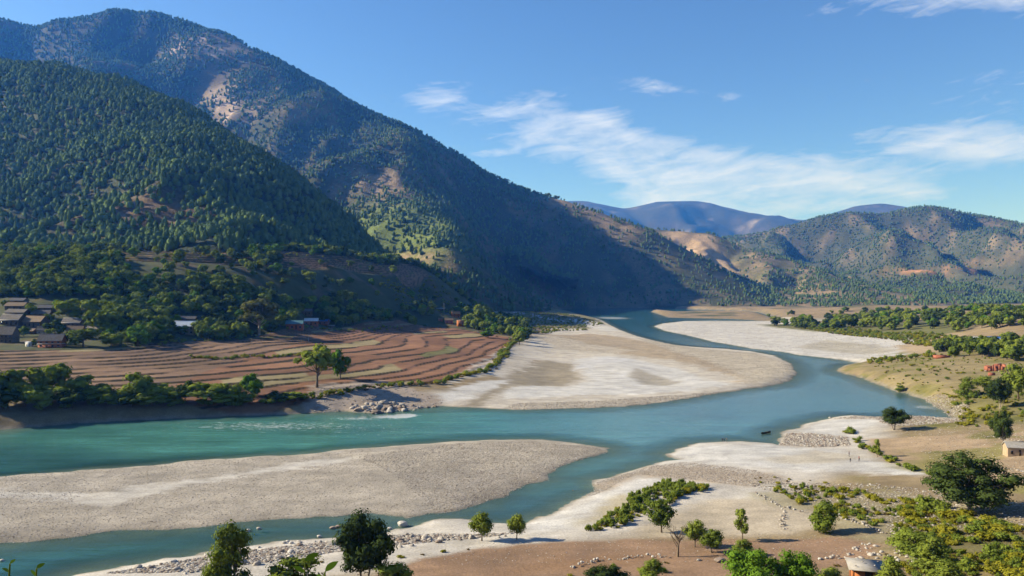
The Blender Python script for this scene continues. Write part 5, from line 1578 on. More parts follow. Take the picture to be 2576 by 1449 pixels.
def house(name, px, foot, wpx, hpx, label, wall=M_STONE_W, roof=M_SLATE, depth=0.62, rz=0.0, storeys=1, eave=None, gh=0.36, band=None, cat='house', flat=False, dist=None, windows=3, group=None):
    if dist:
        x, y = (px - CX) / FP * dist, dist; z = gz(x, y)
    else:
        x, y, z = hit(px, foot)
    w = wpx / FP * y; tot = hpx / FP * y
    if name.startswith('village'):
        w *= 0.88
        gh = gh * 1.25
    d = w * depth
    y += d * 0.3
    g = 0.0 if flat else tot * gh
    h = tot - g
    e = bpy.data.objects.new(name, None); COL.objects.link(e)
    e.location = (x, y, z); e.rotation_euler = (0, 0, math.radians(rz)); tag(e, label, cat, group)
    if flat:
        v, f = box(-w / 2, w / 2, -d / 2, d / 2, -1.2, h)
        wall_o = add_obj('wall', mesh_np('wall', v, f, wall), e)
        v, f = box(-w / 2 - .25, w / 2 + .25, -d / 2 - .25, d / 2 + .25, h + 0.004, h + 0.22)
        v[[4, 5]] += (0, 0, -0.12)
        roof_o = add_obj('roof', mesh_np('roof', v, f, roof), e)
    else:
        v, f, tr = gable_walls(w, d, h, g)
        wall_o = add_obj('wall', py_mesh('wall', v, list(f[:2]) + [f[4]] + tr, wall), e)
        roof_o = None
        for s_ in (-1, 1):
            v, f = roof_slab(w, d, h, g, 0.05 * w, 0.16 + 0.01 * s_, s_)
            roof_o = add_obj('roof', py_mesh('roof', v, f, roof), e)
        v, f = box(-w / 2 - 0.05 * w, w / 2 + 0.05 * w, -0.16, 0.16, h + g + 0.08, h + g + 0.27)
        add_obj('ridge_cap', mesh_np('ridge_cap', v, f, eave or roof), roof_o)
        if eave:
            k = g / (d / 2); yo = -d / 2 - 0.05 * w
            v, f = box(-w / 2 - 0.05 * w, w / 2 + 0.05 * w, yo - 0.08, yo - 0.004, h - 0.05 * w * k - 0.1, h - 0.05 * w * k + 0.22)
            add_obj('eave_board', mesh_np('eave_board', v, f, eave), roof_o)
    if band is not None:
        for (a, b) in ((0.0, 0.32),):
            v, f = box(-w / 2 - 0.03, w / 2 + 0.03, -d / 2 - 0.03, d / 2 + 0.03, -1.0, h * b)
            add_obj('wall_band', mesh_np('wall_band', v, f, band), e)
    for s_ in range(storeys):
        zz = h * (s_ + 0.42) / storeys; wh = h / storeys * 0.36
        for i in range(windows):
            xx = (i + 0.5) / windows * w - w / 2
            is_door = (s_ == 0 and i == windows // 2)
            if is_door:
                v, f = box(xx - w * .045, xx + w * .045, -d / 2 - 0.06, -d / 2 - 0.034, 0.0, h / storeys * 0.72)
                add_obj('door', mesh_np('door', v, f, M_DARKWOOD), e)
            else:
                v, f = box(xx - w * .05, xx + w * .05, -d / 2 - 0.06, -d / 2 - 0.034, zz - wh / 2, zz + wh / 2)
                win = add_obj('window', mesh_np('window', v, f, M_GLASS), e)
                v, f = box(xx - w * .06, xx + w * .06, -d / 2 - 0.10, -d / 2 - 0.062, zz - wh / 2 - 0.12, zz - wh / 2)
                add_obj('sill', mesh_np('sill', v, f, M_WHITE if band else M_DARKWOOD), win)
        if storeys > 1 and s_ == 0:
            v, f = box(-w / 2 - 0.35, w / 2 + 0.35, -d / 2 - 0.7, d / 2 + 0.05, h / storeys - 0.08, h / storeys + 0.08)
            add_obj('balcony', mesh_np('balcony', v, f, M_WHITE if band else M_DARKWOOD), e)
    return e


V = 'in the village on the left'
house('village_house', 126, 874, 62, 33, 'two-storey ochre and white house with dark slate roof at the village foot', M_OCHRE, M_SLATE_B, rz=8, storeys=2, windows=4, band=M_BRICK)
house('village_house', 27, 818, 56, 27, 'long grey slate-roofed house with white eave line at the left frame edge', eave=M_WHITE, rz=-4, windows=4)
house('village_house', 85, 824, 56, 28, 'brown-roofed house right of the white-eaved house in the village', roof=M_THATCH, rz=-9, windows=4)
house('village_house', 101, 800, 46, 19, 'slate-roofed house behind the second row, near the dark village tree', rz=14)
house('village_house', 40, 796, 54, 17, 'long slate-roofed house above the white-eaved house at the left edge', rz=-2)
house('village_house', 38, 779, 52, 18, 'brown thatched house near the top of the village', M_STONE_W, M_THATCH, rz=3)
house('village_house', 43, 763, 42, 13, 'small blue-grey roofed house topmost in the village', M_STONE_W, M_SLATE_B)
house('village_house', 114, 783, 40, 15, 'dark slate-roofed house beside the broad green trees', M_STONE_W, M_SLATE_B, rz=6)
house('village_house', 180, 823, 50, 22, 'slate-roofed house with white eave right of the dark village tree', eave=M_WHITE, rz=2, windows=4)
house('village_house', 187, 840, 42, 20, 'grey-roofed house below the right white-eaved one, with orange base', M_OCHRE, M_THATCH, rz=12)
house('village_house', 234, 836, 40, 16, 'low grey-roofed house at the right end of the village', rz=-14)
house('village_hut', 232, 822, 18, 9, 'tiny flat orange hut behind the right end of the village', M_OCHRE, M_GREYROOF, flat=True, windows=1, cat='hut')
house('village_house', 14, 862, 50, 40, 'tall dark slate-roofed house at the left edge beside the terraces', M_STONE_W, M_SLATE_B, storeys=2, rz=-5, windows=4)
house('village_house', 105, 840, 26, 18, 'small pale house behind the two-storey ochre house', M_TAN, M_SLATE, rz=10, windows=2)
house('village_shed', 72, 872, 17, 11, 'little white shed left of the two-storey ochre house', M_WHITE, M_TIN, flat=True, windows=2, cat='shed')
house('village_hut', 71, 840, 36, 13, 'low stone hut with rough thatch in the village yard', M_STONE_W, M_THATCH, rz=-6, windows=2, cat='hut')
house('farm_house', 463, 840, 46, 32, 'tan house with white tin roof below the wooded slope', M_TAN, M_TIN, rz=14, storeys=2, windows=3)
house('farm_house', 470, 812, 40, 16, 'blue-grey roofed house just behind the white tin-roofed house', M_STONE_W, M_SLATE_B, rz=6)
house('farm_house', 740, 829, 40, 22, 'red-walled house with teal tin roof at the top of the terraces', M_BRICK, M_TEAL, rz=5, windows=4)
house('farm_house', 782, 818, 32, 17, 'house with white tin roof beside the bright blue roof', M_BRICK, M_TIN, rz=8)
house('farm_house', 808, 816, 34, 12, 'low house with bright blue tin roof above the terraces', M_BRICK, M_BLUE, rz=-8)
house('farm_shed', 832, 825, 16, 6, 'small open shed with white sheet roof right of the blue-roofed house', M_STONE_W, M_TIN, flat=True, windows=1, cat='shed')
house('farm_house', 770, 793, 26, 16, 'grey-roofed house hidden in trees above the blue roof', M_STONE_W, M_SLATE)
house('farm_house', 683, 783, 15, 16, 'small blue-roofed house behind the large pale olive tree', M_STONE_W, M_BLUE, windows=2)
house('farm_shed', 1108, 783, 22, 7, 'long white sheet-roofed shed beside the utility pole', M_STONE_W, M_TIN, flat=True, windows=2, cat='shed')
house('farm_house', 1146, 799, 20, 16, 'tall ochre-red house on the knoll behind the terraces', M_OCHRE, M_THATCH, rz=20, storeys=2, windows=2)
house('farm_house', 1158, 821, 16, 15, 'ochre-red cube house with pale flat roof at the terrace top', M_OCHRE, M_TAN, flat=True, windows=2, rz=20)
house('farm_house', 1129, 814, 20, 13, 'reddish house with brown roof left of the cube house', M_BRICK, M_THATCH, rz=10, windows=2)
house('farm_shed', 1108, 808, 11, 8, 'tiny reddish shed at the left of the red farm houses', M_BRICK, M_THATCH, windows=1, cat='shed')
# right side
house('roadside_building', 2503, 859, 30, 11.5, 'red-walled building with bright blue roof on the right slope', M_BRICK, M_BLUE, rz=-6, windows=4, cat='building')
house('roadside_building', 2466, 858, 40, 9, 'long open shed with white posts left of the blue-roofed building', M_WHITE, M_TIN, flat=True, rz=-8, windows=6, cat='shed')
house('roadside_building', 2529, 861, 21, 8, 'white building with dark openings right of the blue-roofed building', M_WHITE, M_GREYROOF, flat=True, rz=-5, windows=4, cat='building')
house('roadside_building', 2550, 864, 19, 8, 'small white building last in the row on the right slope', M_WHITE, M_GREYROOF, flat=True, rz=-8, windows=4, cat='building')
house('stone_hut', 2566, 1146, 54, 31, 'low stone hut with grey slab roof at the right frame edge', M_TAN, M_GREYROOF, rz=-14, flat=False, gh=.34, windows=3, cat='hut', depth=.7)


def near_shed():
    x, y, z = hit(2178, 1462)
    w, d, h = 4.3, 3.6, 2.3
    e = bpy.data.objects.new('mud_shed', None); COL.objects.link(e)
    e.location = (x, y, z); e.rotation_euler = (0, 0, math.radians(-16))
    tag(e, 'orange mud-walled shed with grey sheet roof at the bottom edge', 'shed')
    for nm, b in (('wall', (-w / 2, -w / 2 + .35, -d / 2, d / 2, -.5, h - .12)), ('wall', (w / 2 - .35, w / 2, -d / 2, d / 2, -.5, h - .2)), ('wall', (-w / 2 + .352, w / 2 - .352, d / 2 - .35, d / 2, -.5, h - .1)), ('wall', (-w / 2 + .352, -.35, -d / 2, -d / 2 + .35, -.5, h - .3)), ('wall', (.75, w / 2 - .352, -d / 2, -d / 2 + .35, -.5, h - .3))):
        add_obj(nm, mesh_np('wall', *box(*b), M_OCHRE), e)
    v, f = box(-w / 2 - .5, w / 2 + .6, -d / 2 - .55, d / 2 + .5, h, h + .12)
    v[:, 2] += 0.12 * (v[:, 1] + d / 2) / d * 2.2 - 0.1 + 0.04 * np.sin(v[:, 0] * 2)
    ro = add_obj('roof', mesh_np('roof', v, f, M_GREYROOF), e)
    add_obj('door', mesh_np('door', *box(-.33, .73, -d / 2 + .1, -d / 2 + .16, -.3, h - .4), M_DARKWOOD), e)
    for xx in (-w / 2 - .3, w / 2 + .45):
        v, f = tube([[xx, -d / 2 - .45, -.4], [xx, -d / 2 - .45, h - .1]], [.06, .05], 6)
        add_obj('post', mesh_np('post', v, f, M_DARKWOOD), e)
    for q, (sx, sy) in enumerate([(-1.6, -1.2), (-.4, .5), (1.2, -.6), (1.9, 1.1)]):
        st = add_obj('roof_stone', ROCKS[q % len(ROCKS)], ro, (sx, sy, h + .25 + 0.13 * (sy + d / 2) / d * 2))
        st.scale = (.2, .16, .1)


def ruin():
    x, y, z = hit(2503, 933)
    k = y / FP
    e = bpy.data.objects.new('brick_ruin', None); COL.objects.link(e); e.location = (x, y, z); e.rotation_euler = (0, 0, math.radians(-12))
    tag(e, 'roofless red brick ruin on the dry tan field', 'ruin')
    w, d = 44 * k, 20 * k
    for i, (x0, x1, y0, y1, hh) in enumerate([(-.5, -.42, -.5, .5, .9), (-.42, -.22, -.5, -.42, .5), (-.22, -.12, -.5, -.42, 1.25), (-.12, .1, -.5, -.42, .55), (.1, .22, -.5, -.42, 1.3), (.22, .42, -.5, -.42, 1.0), (.42, .5, -.5, .5, 1.35),
                                              (-.42, 0, .42, .5, 1.0), (0, .42, .42, .5, 1.4), (-.05, .02, -.418, .418, 1.2), (-.3, -.22, -.1, .3, .7)]):
        v, f = box(x0 * w + .01 * i, x1 * w - .01 * i, y0 * d, y1 * d - .01 * i, -.4, hh * 2.4)
        v[4:, 2] += np.array([.25, -.2, .1, -.3]) * (1 if i % 2 else -1) * 1.2
        add_obj('wall', mesh_np('wall', v, f, M_BRICK), e)
    for i, (sx, sy) in enumerate([(-.6, -.7), (.1, -.8), (.65, -.5), (-.1, .1), (.3, -.1)]):
        o = add_obj('rubble_stone', ROCKS[i % len(ROCKS)], e, (sx * w, sy * d, .1)); o.scale = (.7, .5, .4)
    # low walls and stump
    for (px, py, wp, hp, lab, nm) in [(2374, 901, 34, 6.5, 'low unfinished red brick wall block at the wood edge', 'brick_enclosure'), (2497, 945, 14, 7, 'small square brick stump in front of the ruin', 'brick_stump')]:
        x, y, z = hit(px, py); k = y / FP; w, d, h = wp * k, wp * k * .6, hp * k
        e = bpy.data.objects.new(nm, None); COL.objects.link(e); e.location = (x, y + d / 2, z); e.rotation_euler = (0, 0, math.radians(-6)); tag(e, lab, 'wall')
        for b in ((-w / 2, w / 2, -d / 2, -d / 2 + .3, -.4, h), (-w / 2, w / 2, d / 2 - .3, d / 2, -.4, h), (-w / 2, -w / 2 + .3, -d / 2 + .302, d / 2 - .302, -.4, h * .96), (w / 2 - .3, w / 2, -d / 2 + .302, d / 2 - .302, -.4, h * .93)):
            add_obj('wall', mesh_np('wall', *box(*b), M_BRICK), e)


def pole(px, foot, top, label):
    x, y, z = hit(px, foot); h = (foot - top) / FP * y
    e = bpy.data.objects.new('utility_pole', None); COL.objects.link(e); e.location = (x, y, z); tag(e, label, 'pole')
    add_obj('shaft', mesh_np('shaft', *tube([[0, 0, -.5], [0, 0, h * .5], [0, 0, h]], [.2, .17, .13], 8), M_METAL), e)
    add_obj('crossarm', mesh_np('crossarm', *box(-.9, .9, -.06, .06, h - .7, h - .55), M_METAL), e)
    for xx in (-.75, 0.0, .75):
        add_obj('insulator', mesh_np('insulator', *tube([[xx, 0, h - .545], [xx, 0, h - .4], [xx, 0, h - .3]], [.06, .09, .03], 6), M_WHITE), e)
# ------------------------------------------------------------------ stones
def rock_mesh(seed, mat, rough=0.32, sub=1):
    import bmesh
    bm = bmesh.new()
    bmesh.ops.create_icosphere(bm, subdivisions=sub + 1, radius=1.0)
    r = np.random.default_rng(seed)
    a = rand_unit(r, 7)
    for v in bm.verts:
        p = np.array(v.co)
        k = 1.0
        for i, q in enumerate(a):
            t = p @ q
            if t > 0.45 + 0.05 * i:
                k = min(k, (0.55 + 0.04 * i) / t + 0.08)
        k *= 1 + rough * 0.35 * (r.random() - 0.5)
        v.co = Vector(p * k)
    me = bpy.data.meshes.new('rock'); bm.to_mesh(me); bm.free()
    me.materials.append(mat)
    return me


M_ROCK = mat_plain('river_boulder', (0.40, 0.365, 0.32), nscale=1.5, contrast=0.35, bump_d=0.05)
M_ROCK_W = mat_plain('white_boulder', (0.55, 0.52, 0.47), nscale=1.5, contrast=0.2, bump_d=0.05)
M_ROCK_B = mat_plain('brown_boulder', (0.26, 0.205, 0.165), nscale=1.5, contrast=0.4, bump_d=0.05)
M_COBBLE = mat_plain('cobble', (0.50, 0.45, 0.37), nscale=0.8, contrast=0.3, bump_d=0.02)
ROCKS = [rock_mesh(1, M_ROCK), rock_mesh(2, M_ROCK), rock_mesh(3, M_ROCK_W), rock_mesh(4, M_ROCK_B), rock_mesh(5, M_ROCK_B), rock_mesh(6, M_ROCK)]
COB = [proto('cobble_model_%d' % i, rock_mesh(20 + i, m, sub=0)) for i, m in enumerate([M_COBBLE, M_COBBLE, M_ROCK_W, M_ROCK, M_ROCK_B])]


def boulder(px, py, wpx, label, kind=2, group=None, flat=0.6):
    x, y, z = hit(px, py)
    r = wpx / FP * y / 2
    o = add_obj('boulder', ROCKS[kind], None, (x, y, z + r * flat * 0.35), label=label, cat='boulder', group=group)
    o.scale = (r * 1.1, r * 0.85, r * flat); o.rotation_euler = (0.1 * random.random(), 0.1, random.random() * 0.6 - .3)
    return o


for px, py, w_, lab in [(625, 1337, 15, 'white boulder in the side channel behind the tall leafy green tree'), (651, 1333, 14, 'flat pale rock in the side channel right of the white boulder'), (851, 1327, 16, 'white boulder in the water just left of the dark forked tree'), (838, 1331, 18, 'flat grey slab in the water just left of the dark forked tree'),
                        (1013, 1323, 30, 'long pale slab boulder at the closed end of the side channel'), (981, 1333, 14, 'upright white boulder beside the long pale slab'), (715, 1367, 14, 'white boulder on the near waterline, left one of three touching'), (724, 1364, 12, 'white boulder on the near waterline, middle one of three touching'), (733, 1368, 14, 'white boulder on the near waterline, right one of three touching'),
                        (752, 1365, 12, 'pale round boulder right of the three touching white boulders'), (803, 1353, 14, 'pale square boulder on the near waterline below the flat slab'), (2088, 1052, 8, 'lone white boulder in the water off the right spit'), (1010, 1365, 16, 'big brown split boulder on the near bank right of the forked tree'),
                        (775, 1392, 16, 'dark grey boulder on the near stony bank by a dry bush'), (1812, 1415, 30, 'large tan boulder on the brown field at the bottom edge'), (1758, 1412, 14, 'pale boulder at the field step left of the large tan boulder'), (5, 1412, 12, 'pale rock in the water at the left frame edge'), (1442, 1235, 4, 'tiny dark rock off the near sand point')]:
    boulder(px, py, w_, lab, 3 if 'brown' in lab or 'dark' in lab else (0 if 'grey' in lab or 'tan' in lab else 2))


def boulder_field(pp, n, r0, r1, label, group, seed, kinds):
    q = sample_poly(pp, n, seed=seed)
    rr = np.random.default_rng(seed)
    p1, p2 = np.percentile(CX + q[:, 0] / q[:, 1] * FP, [33, 67])
    for (x, y) in q:
        r = r0 + (r1 - r0) * rr.random() ** 2.2
        kd = int(rr.choice(kinds)); pxx = CX + x / y * FP
        lab = ('big ' if r > r0 + 0.28 * (r1 - r0) else 'small ') + ('grey', 'grey', 'white', 'brown', 'brown', 'grey')[kd] + ' ' + label + (', left part' if pxx < p1 else ', middle part' if pxx < p2 else ', right part')
        o = add_obj('boulder', ROCKS[kd], None, (x, y, max(gz(x, y), -0.1) + r * 0.2), label=lab, cat='boulder', group=group)
        o.scale = (r * rr.uniform(.8, 1.3), r * rr.uniform(.7, 1.1), r * rr.uniform(.45, .8)); o.rotation_euler = (rr.normal() * .2, rr.normal() * .2, rr.random() * 6.28)


NEAR_STRIP = [(260, 1446), (350, 1428), (540, 1392), (720, 1370), (880, 1356), (990, 1342), (1180, 1350), (1330, 1348), (1180, 1364), (1000, 1378), (800, 1402), (620, 1425), (480, 1449)]
boulder_field(NEAR_STRIP, 90, 0.3, 0.95, 'boulder strewn along the near stony bank', 'boulders along the near stony bank', 3, [0, 1, 3, 4, 5, 2])
boulder_field([(860, 1034), (880, 1018), (960, 1012), (1040, 1022), (1110, 1022), (1060, 1030), (950, 1042)], 60, 0.6, 2.2, 'boulder on the rocky point by the rapids', 'boulders on the rocky point', 4, [0, 1, 3, 4, 5])
boulder_field([(1962, 1112), (1985, 1090), (2050, 1094), (2120, 1108), (2130, 1122), (2050, 1124)], 40, 0.25, 0.7, 'stone on the dark stony patch of the right spit', 'stones on the right spit', 5, [0, 1, 3, 5])
boulder_field([(2120, 1410), (2150, 1370), (2200, 1368), (2250, 1385), (2320, 1400), (2300, 1440), (2225, 1405)], 50, 0.2, 0.55, 'fieldstone in the heaps around the orange shed', 'fieldstones around the shed', 6, [2, 2, 0, 1])


def stone_wall(pp, n, label, seed):
    w_ = np.array([hit(*p)[:2] for p in pp]); L_ = np.hypot(*np.diff(w_, axis=0).T); cum = np.concatenate([[0], np.cumsum(L_)])
    r = np.random.default_rng(seed)
    e = bpy.data.objects.new('stone_wall', None); COL.objects.link(e)
    x0, y0 = w_[0]; e.location = (x0, y0, gz(x0, y0)); tag(e, label, 'wall', kind='thing')
    for t in np.linspace(0, cum[-1], n):
        x = np.interp(t, cum, w_[:, 0]) + r.normal() * .3; y = np.interp(t, cum, w_[:, 1]) + r.normal() * .3
        s = 0.12 + 0.2 * r.random() ** 1.5
        o = add_obj('stone', ROCKS[int(r.choice([0, 1, 3, 0, 2]))], e, (x - x0, y - y0, gz(x, y) - gz(x0, y0) + s * .45 + (.28 if r.random() < .35 else 0)))
        o.scale = (s * 1.2, s, s * .75); o.rotation_euler = (0, 0, r.random() * 6.28)


stone_wall([(1969, 1284), (1972, 1305), (1966, 1322), (1968, 1330), (1980, 1334)], 26, 'short line of piled stones crossing the pale round field', 1)
stone_wall([(1900, 1240), (1959, 1274), (2000, 1285), (2028, 1290)], 40, 'low dry stone wall along the back of the pale round field', 2)
stone_wall([(2100, 1298), (2140, 1312), (2190, 1328), (2222, 1345)], 46, 'dry stone wall right of the green tree, edging the shrub slope', 3)
stone_wall([(2065, 1408), (2090, 1404), (2130, 1410), (2165, 1418)], 24, 'stone line behind the two bright round trees and the shed', 4)
stone_wall([(1440, 1430), (1500, 1412), (1560, 1408), (1620, 1400), (1680, 1404)], 50, 'low stone edging along the step of the near brown field', 5)
stone_wall([(2470, 1100), (2520, 1104), (2576, 1112)], 26, 'stone wall at the top of the right brown field', 6)
stone_wall([(2440, 1165), (2490, 1172), (2540, 1180), (2580, 1190)], 30, 'scattered wall of pale stones below the stone hut', 7)


def cobbles():
    P, S = [], []

    def zone(pp, n, s0, s1, seed, avoid=None):
        q = sample_poly(pp, n, z=1.0, seed=seed)
        s = poly_sd(left_land, q[:, 0], q[:, 1]); a = np.maximum.reduce([poly_sd(p, *wobble(q[:, 0], q[:, 1], 1.6, 9.0, 40)) for p in (left_land, near_land, island, bar_a)])
        k = a > -0.8
        if avoid:
            for pa in avoid:
                k &= poly_sd(wpoly(pa, 1.2), q[:, 0], q[:, 1]) + 4 * fbm(q[:, 0], q[:, 1], 11, 4, 62) + 2 * fbm(q[:, 0], q[:, 1], 3.5, 3, 63) < 0
        q = q[k]
        r = np.random.default_rng(seed); sz = s0 + (s1 - s0) * r.random(len(q)) ** 2.5
        P.append(np.stack([q[:, 0], q[:, 1], ground_z(q[:, 0], q[:, 1]) + sz * 0.15], 1)); S.append(sz)
    sandy = [[(180, 1265), (215, 1245), (330, 1225), (560, 1195), (800, 1155), (900, 1148), (860, 1160), (640, 1195), (480, 1220), (390, 1245), (260, 1275)]]
    zone(ISLAND, 64000, 0.045, 0.17, 1, sandy)
    zone([(900, 1150), (1150, 1112), (1330, 1105), (1500, 1122), (1540, 1130), (1400, 1172), (1300, 1230), (1100, 1285), (1000, 1200)], 22000, 0.07, 0.22, 2)
    zone(NEAR_STRIP, 9000, 0.10, 0.42, 3)
    zone([(1490, 1210), (1640, 1166), (1720, 1160), (1900, 1190), (1990, 1225), (1880, 1235), (1780, 1218), (1600, 1190), (1520, 1230), (1480, 1243)], 12000, 0.05, 0.2, 4)
    zone([(1960, 1112), (1980, 1086), (2040, 1090), (2130, 1105), (2140, 1127), (2050, 1127)], 4500, 0.15, 0.45, 5)
    zone([(2090, 1052), (2150, 1047), (2330, 1056), (2420, 1072), (2420, 1090), (2240, 1085), (2200, 1062)], 4500, 0.12, 0.45, 6)
    zone([(1600, 848), (1750, 874), (1900, 886), (1990, 913), (2004, 940), (1960, 968), (1880, 976), (1860, 950), (1700, 890)], 14000, 0.1, 0.3, 7)
    zone([(1230, 1032), (1300, 1012), (1500, 1006), (1700, 992), (1880, 976), (1800, 994), (1600, 1022), (1400, 1030)], 8000, 0.1, 0.34, 8)
    zone([(780, 1042), (800, 1005), (960, 990), (1120, 1005), (1120, 1022), (940, 1042)], 1300, 0.12, 0.5, 9)
    zone([(1830, 1215), (1950, 1225), (2200, 1245), (2400, 1290), (2576, 1350), (2576, 1449), (2250, 1449), (2220, 1360), (2060, 1290)], 7000, 0.08, 0.30, 10)
    zone([(2250, 1090), (2600, 1105), (2600, 1260), (2350, 1190)], 2500, 0.08, 0.26, 11)
    zone([(1180, 800), (1320, 785), (1420, 790), (1530, 818), (1470, 826), (1290, 836)], 5000, 0.4, 1.1, 12)
    zone([(2300, 996), (2340, 1010), (2395, 1048), (2430, 1062), (2440, 1040), (2370, 1005)], 2500, 0.15, 0.45, 13)
    zone([(1000, 1449), (1200, 1385), (1640, 1355), (2200, 1400), (2150, 1470)], 1600, 0.05, 0.16, 14)
    zone([(1330, 852), (1480, 840), (1650, 862), (1870, 930), (1860, 965), (1700, 910), (1500, 888), (1350, 885)], 14000, 0.10, 0.34, 15)
    zone([(1650, 822), (1800, 810), (2000, 815), (2200, 850), (2300, 880), (2160, 910), (1900, 880), (1720, 846)], 9000, 0.15, 0.5, 16)
    P = np.concatenate(P); S = np.concatenate(S)
    r = np.random.default_rng(77)
    sc = np.stack([S * r.uniform(.8, 1.4, len(S)), S * r.uniform(.8, 1.2, len(S)), S * r.uniform(.25, .5, len(S))], 1)
    scatter('river_cobbles', P, sc, rot_z(len(P), 0.2), r.choice(5, len(P), p=[.38, .3, .14, .12, .06]), COB, 'rounded pale cobbles covering the gravel bars and stony banks', 'cobbles')


cobbles()
near_shed()
ruin()
pole(1117, 790, 763, 'slim utility pole beside the white sheet-roofed shed')
pole(776, 859, 840, 'slim utility pole at the top of the brown terraces')


# ------------------------------------------------------------------ boat and people
def build_boat():
    x, y, _ = *sv(1927, 1090.5, 0.0), 0
    L_, B_, H_ = 5.6, 0.85, 0.45
    n = 13
    out, inn = [], []
    for i in range(n):
        t = -1 + 2 * i / (n - 1); hw = B_ / 2 * (1 - abs(t) ** 2.6) + 0.02; sheer = 0.22 * t * t
        for a in (0.0, 0.55, 1.0):
            pass
        out.append([(t * L_ / 2, -hw, H_ + sheer), (t * L_ / 2, -hw * .75, H_ * .3 + sheer * .6), (t * L_ / 2, 0, sheer * .5 - 0.12), (t * L_ / 2, hw * .75, H_ * .3 + sheer * .6), (t * L_ / 2, hw, H_ + sheer)])
        inn.append([(t * L_ / 2 * .97, -hw * .86, H_ + sheer), (t * L_ / 2 * .97, -hw * .6, H_ * .4 + sheer * .6), (t * L_ / 2 * .97, 0, sheer * .5), (t * L_ / 2 * .97, hw * .6, H_ * .4 + sheer * .6), (t * L_ / 2 * .97, hw * .86, H_ + sheer)])
    v = np.array([p for q in out for p in q] + [p for q in inn for p in q]); f = []
    o = n * 5
    for i in range(n - 1):
        for k in range(4):
            a = i * 5 + k
            f.append((a, a + 1, a + 6, a + 5)); f.append((o + a, o + a + 5, o + a + 6, o + a + 1))
        f.append((i * 5, i * 5 + 5, o + i * 5 + 5, o + i * 5)); f.append((i * 5 + 4, o + i * 5 + 4, o + i * 5 + 9, i * 5 + 9))
    e = bpy.data.objects.new('rowing_boat', None); COL.objects.link(e); e.location = (x, y, 0.06); e.rotation_euler = (0, 0, math.radians(38))
    tag(e, 'small dark wooden boat alone on the blue river', 'boat')
    add_obj('hull', mesh_np('hull', v, f, M_DARKWOOD), e)
    for xx in (-1.2, 1.0):
        add_obj('thwart', mesh_np('thwart', *box(xx - .12, xx + .12, -.33, .33, .34, .39), M_BARK), e)


build_boat()


def person(px, foot, h, shirt, trousers, label, pose=0, rz=0.0):
    """standing or walking figure, one continuous body mesh grown from a skeleton, with hair and clothing colour by height"""
    x, y, z = hit(px, foot)
    s = h / 1.7
    me = bpy.data.meshes.new('person')
    st = 0.16 if pose else 0.03
    V_ = [(0, 0, .95), (0, 0, 1.15), (0, 0, 1.38), (0, 0, 1.50), (0, .02, 1.62), (0, .01, 1.70),
          (.09, 0, .90), (.10, -st, .50), (.10, -st * .6, .08), (.10, -st * .6 - .14, .03), (-.09, 0, .90), (-.10, st * .6, .50), (-.10, st * 1.3, .08), (-.10, st * 1.3 - .14, .03),
          (.18, 0, 1.40), (.24, .04, 1.12), (.25, -.08, .86), (.25, -.12, .77), (-.18, 0, 1.40), (-.24, -.02, 1.12), (-.25, -.12, .88), (-.25, -.16, .79)]
    E_ = [(0, 1), (1, 2), (2, 3), (3, 4), (4, 5), (0, 6), (6, 7), (7, 8), (8, 9), (0, 10), (10, 11), (11, 12), (12, 13), (2, 14), (14, 15), (15, 16), (16, 17), (2, 18), (18, 19), (19, 20), (20, 21)]
    R_ = [.14, .14, .15, .055, .10, .085, .095, .065, .045, .035, .095, .065, .045, .035, .06, .045, .035, .03, .06, .045, .035, .03]
    me.from_pydata(V_, E_, [])
    o = bpy.data.objects.new('person', me); COL.objects.link(o)
    md = o.modifiers.new('skin', 'SKIN'); md.use_smooth_shade = True
    for i, sv_ in enumerate(me.skin_vertices[0].data):
        sv_.radius = (R_[i], R_[i] * .85); sv_.use_root = (i == 0)
    o.modifiers.new('sub', 'SUBSURF').levels = 1
    o.modifiers['sub'].render_levels = 2
    m, nt, b = new_mat('person_clothing')
    tc = nt.nodes.new('ShaderNodeTexCoord'); sp = nt.nodes.new('ShaderNodeSeparateXYZ'); nt.links.new(tc.outputs['Object'], sp.inputs[0])
    rp = nt.nodes.new('ShaderNodeValToRGB'); rp.color_ramp.interpolation = 'CONSTANT'
    nt.links.new(map_range(nt, sp.outputs[2], 0, 1.8, 0, 1), rp.inputs[0])
    el = rp.color_ramp.elements
    el[0].position = 0.0; el[0].color = (.2, .1, .06, 1)
    el[1].position = 0.05; el[1].color = (*trousers, 1)
    for p_, c_ in ((.54, shirt), (.83, (.28, .15, .09)), (.93, (.012, .010, .009))):
        q = el.new(p_); q.color = (*c_, 1)
    nt.links.new(rp.outputs[0], b.inputs['Base Color']); b.inputs['Roughness'].default_value = .85
    me.materials.append(m)
    o.location = (x, y, z); o.scale = (s, s, s); o.rotation_euler = (0, 0, rz)
    tag(o, label, 'person')


person(2161, 1162, 1.7, (.35, .05, .04), (.08, .06, .07), 'person in red walking on the white beach near the hedge', 1, 0.8)
person(2139, 1164, 1.3, (.05, .045, .05), (.05, .045, .05), 'small person in dark clothes on the white beach', 0, 0.2)
person(2136, 1150, 1.75, (.10, .06, .05), (.06, .05, .05), 'person in dark brown standing by the hedge end', 0, 1.4)
person(1817, 1113.5, 1.6, (.04, .04, .06), (.05, .05, .06), 'leftmost of three dark figures on the gravel point', 0, 0.0)
person(1822, 1113.5, 1.5, (.05, .04, .04), (.04, .04, .05), 'middle one of three dark figures on the gravel point', 0, 0.6)
person(1828, 1113.5, 1.6, (.06, .05, .05), (.04, .04, .05), 'rightmost of three dark figures on the gravel point', 1, 2.0)


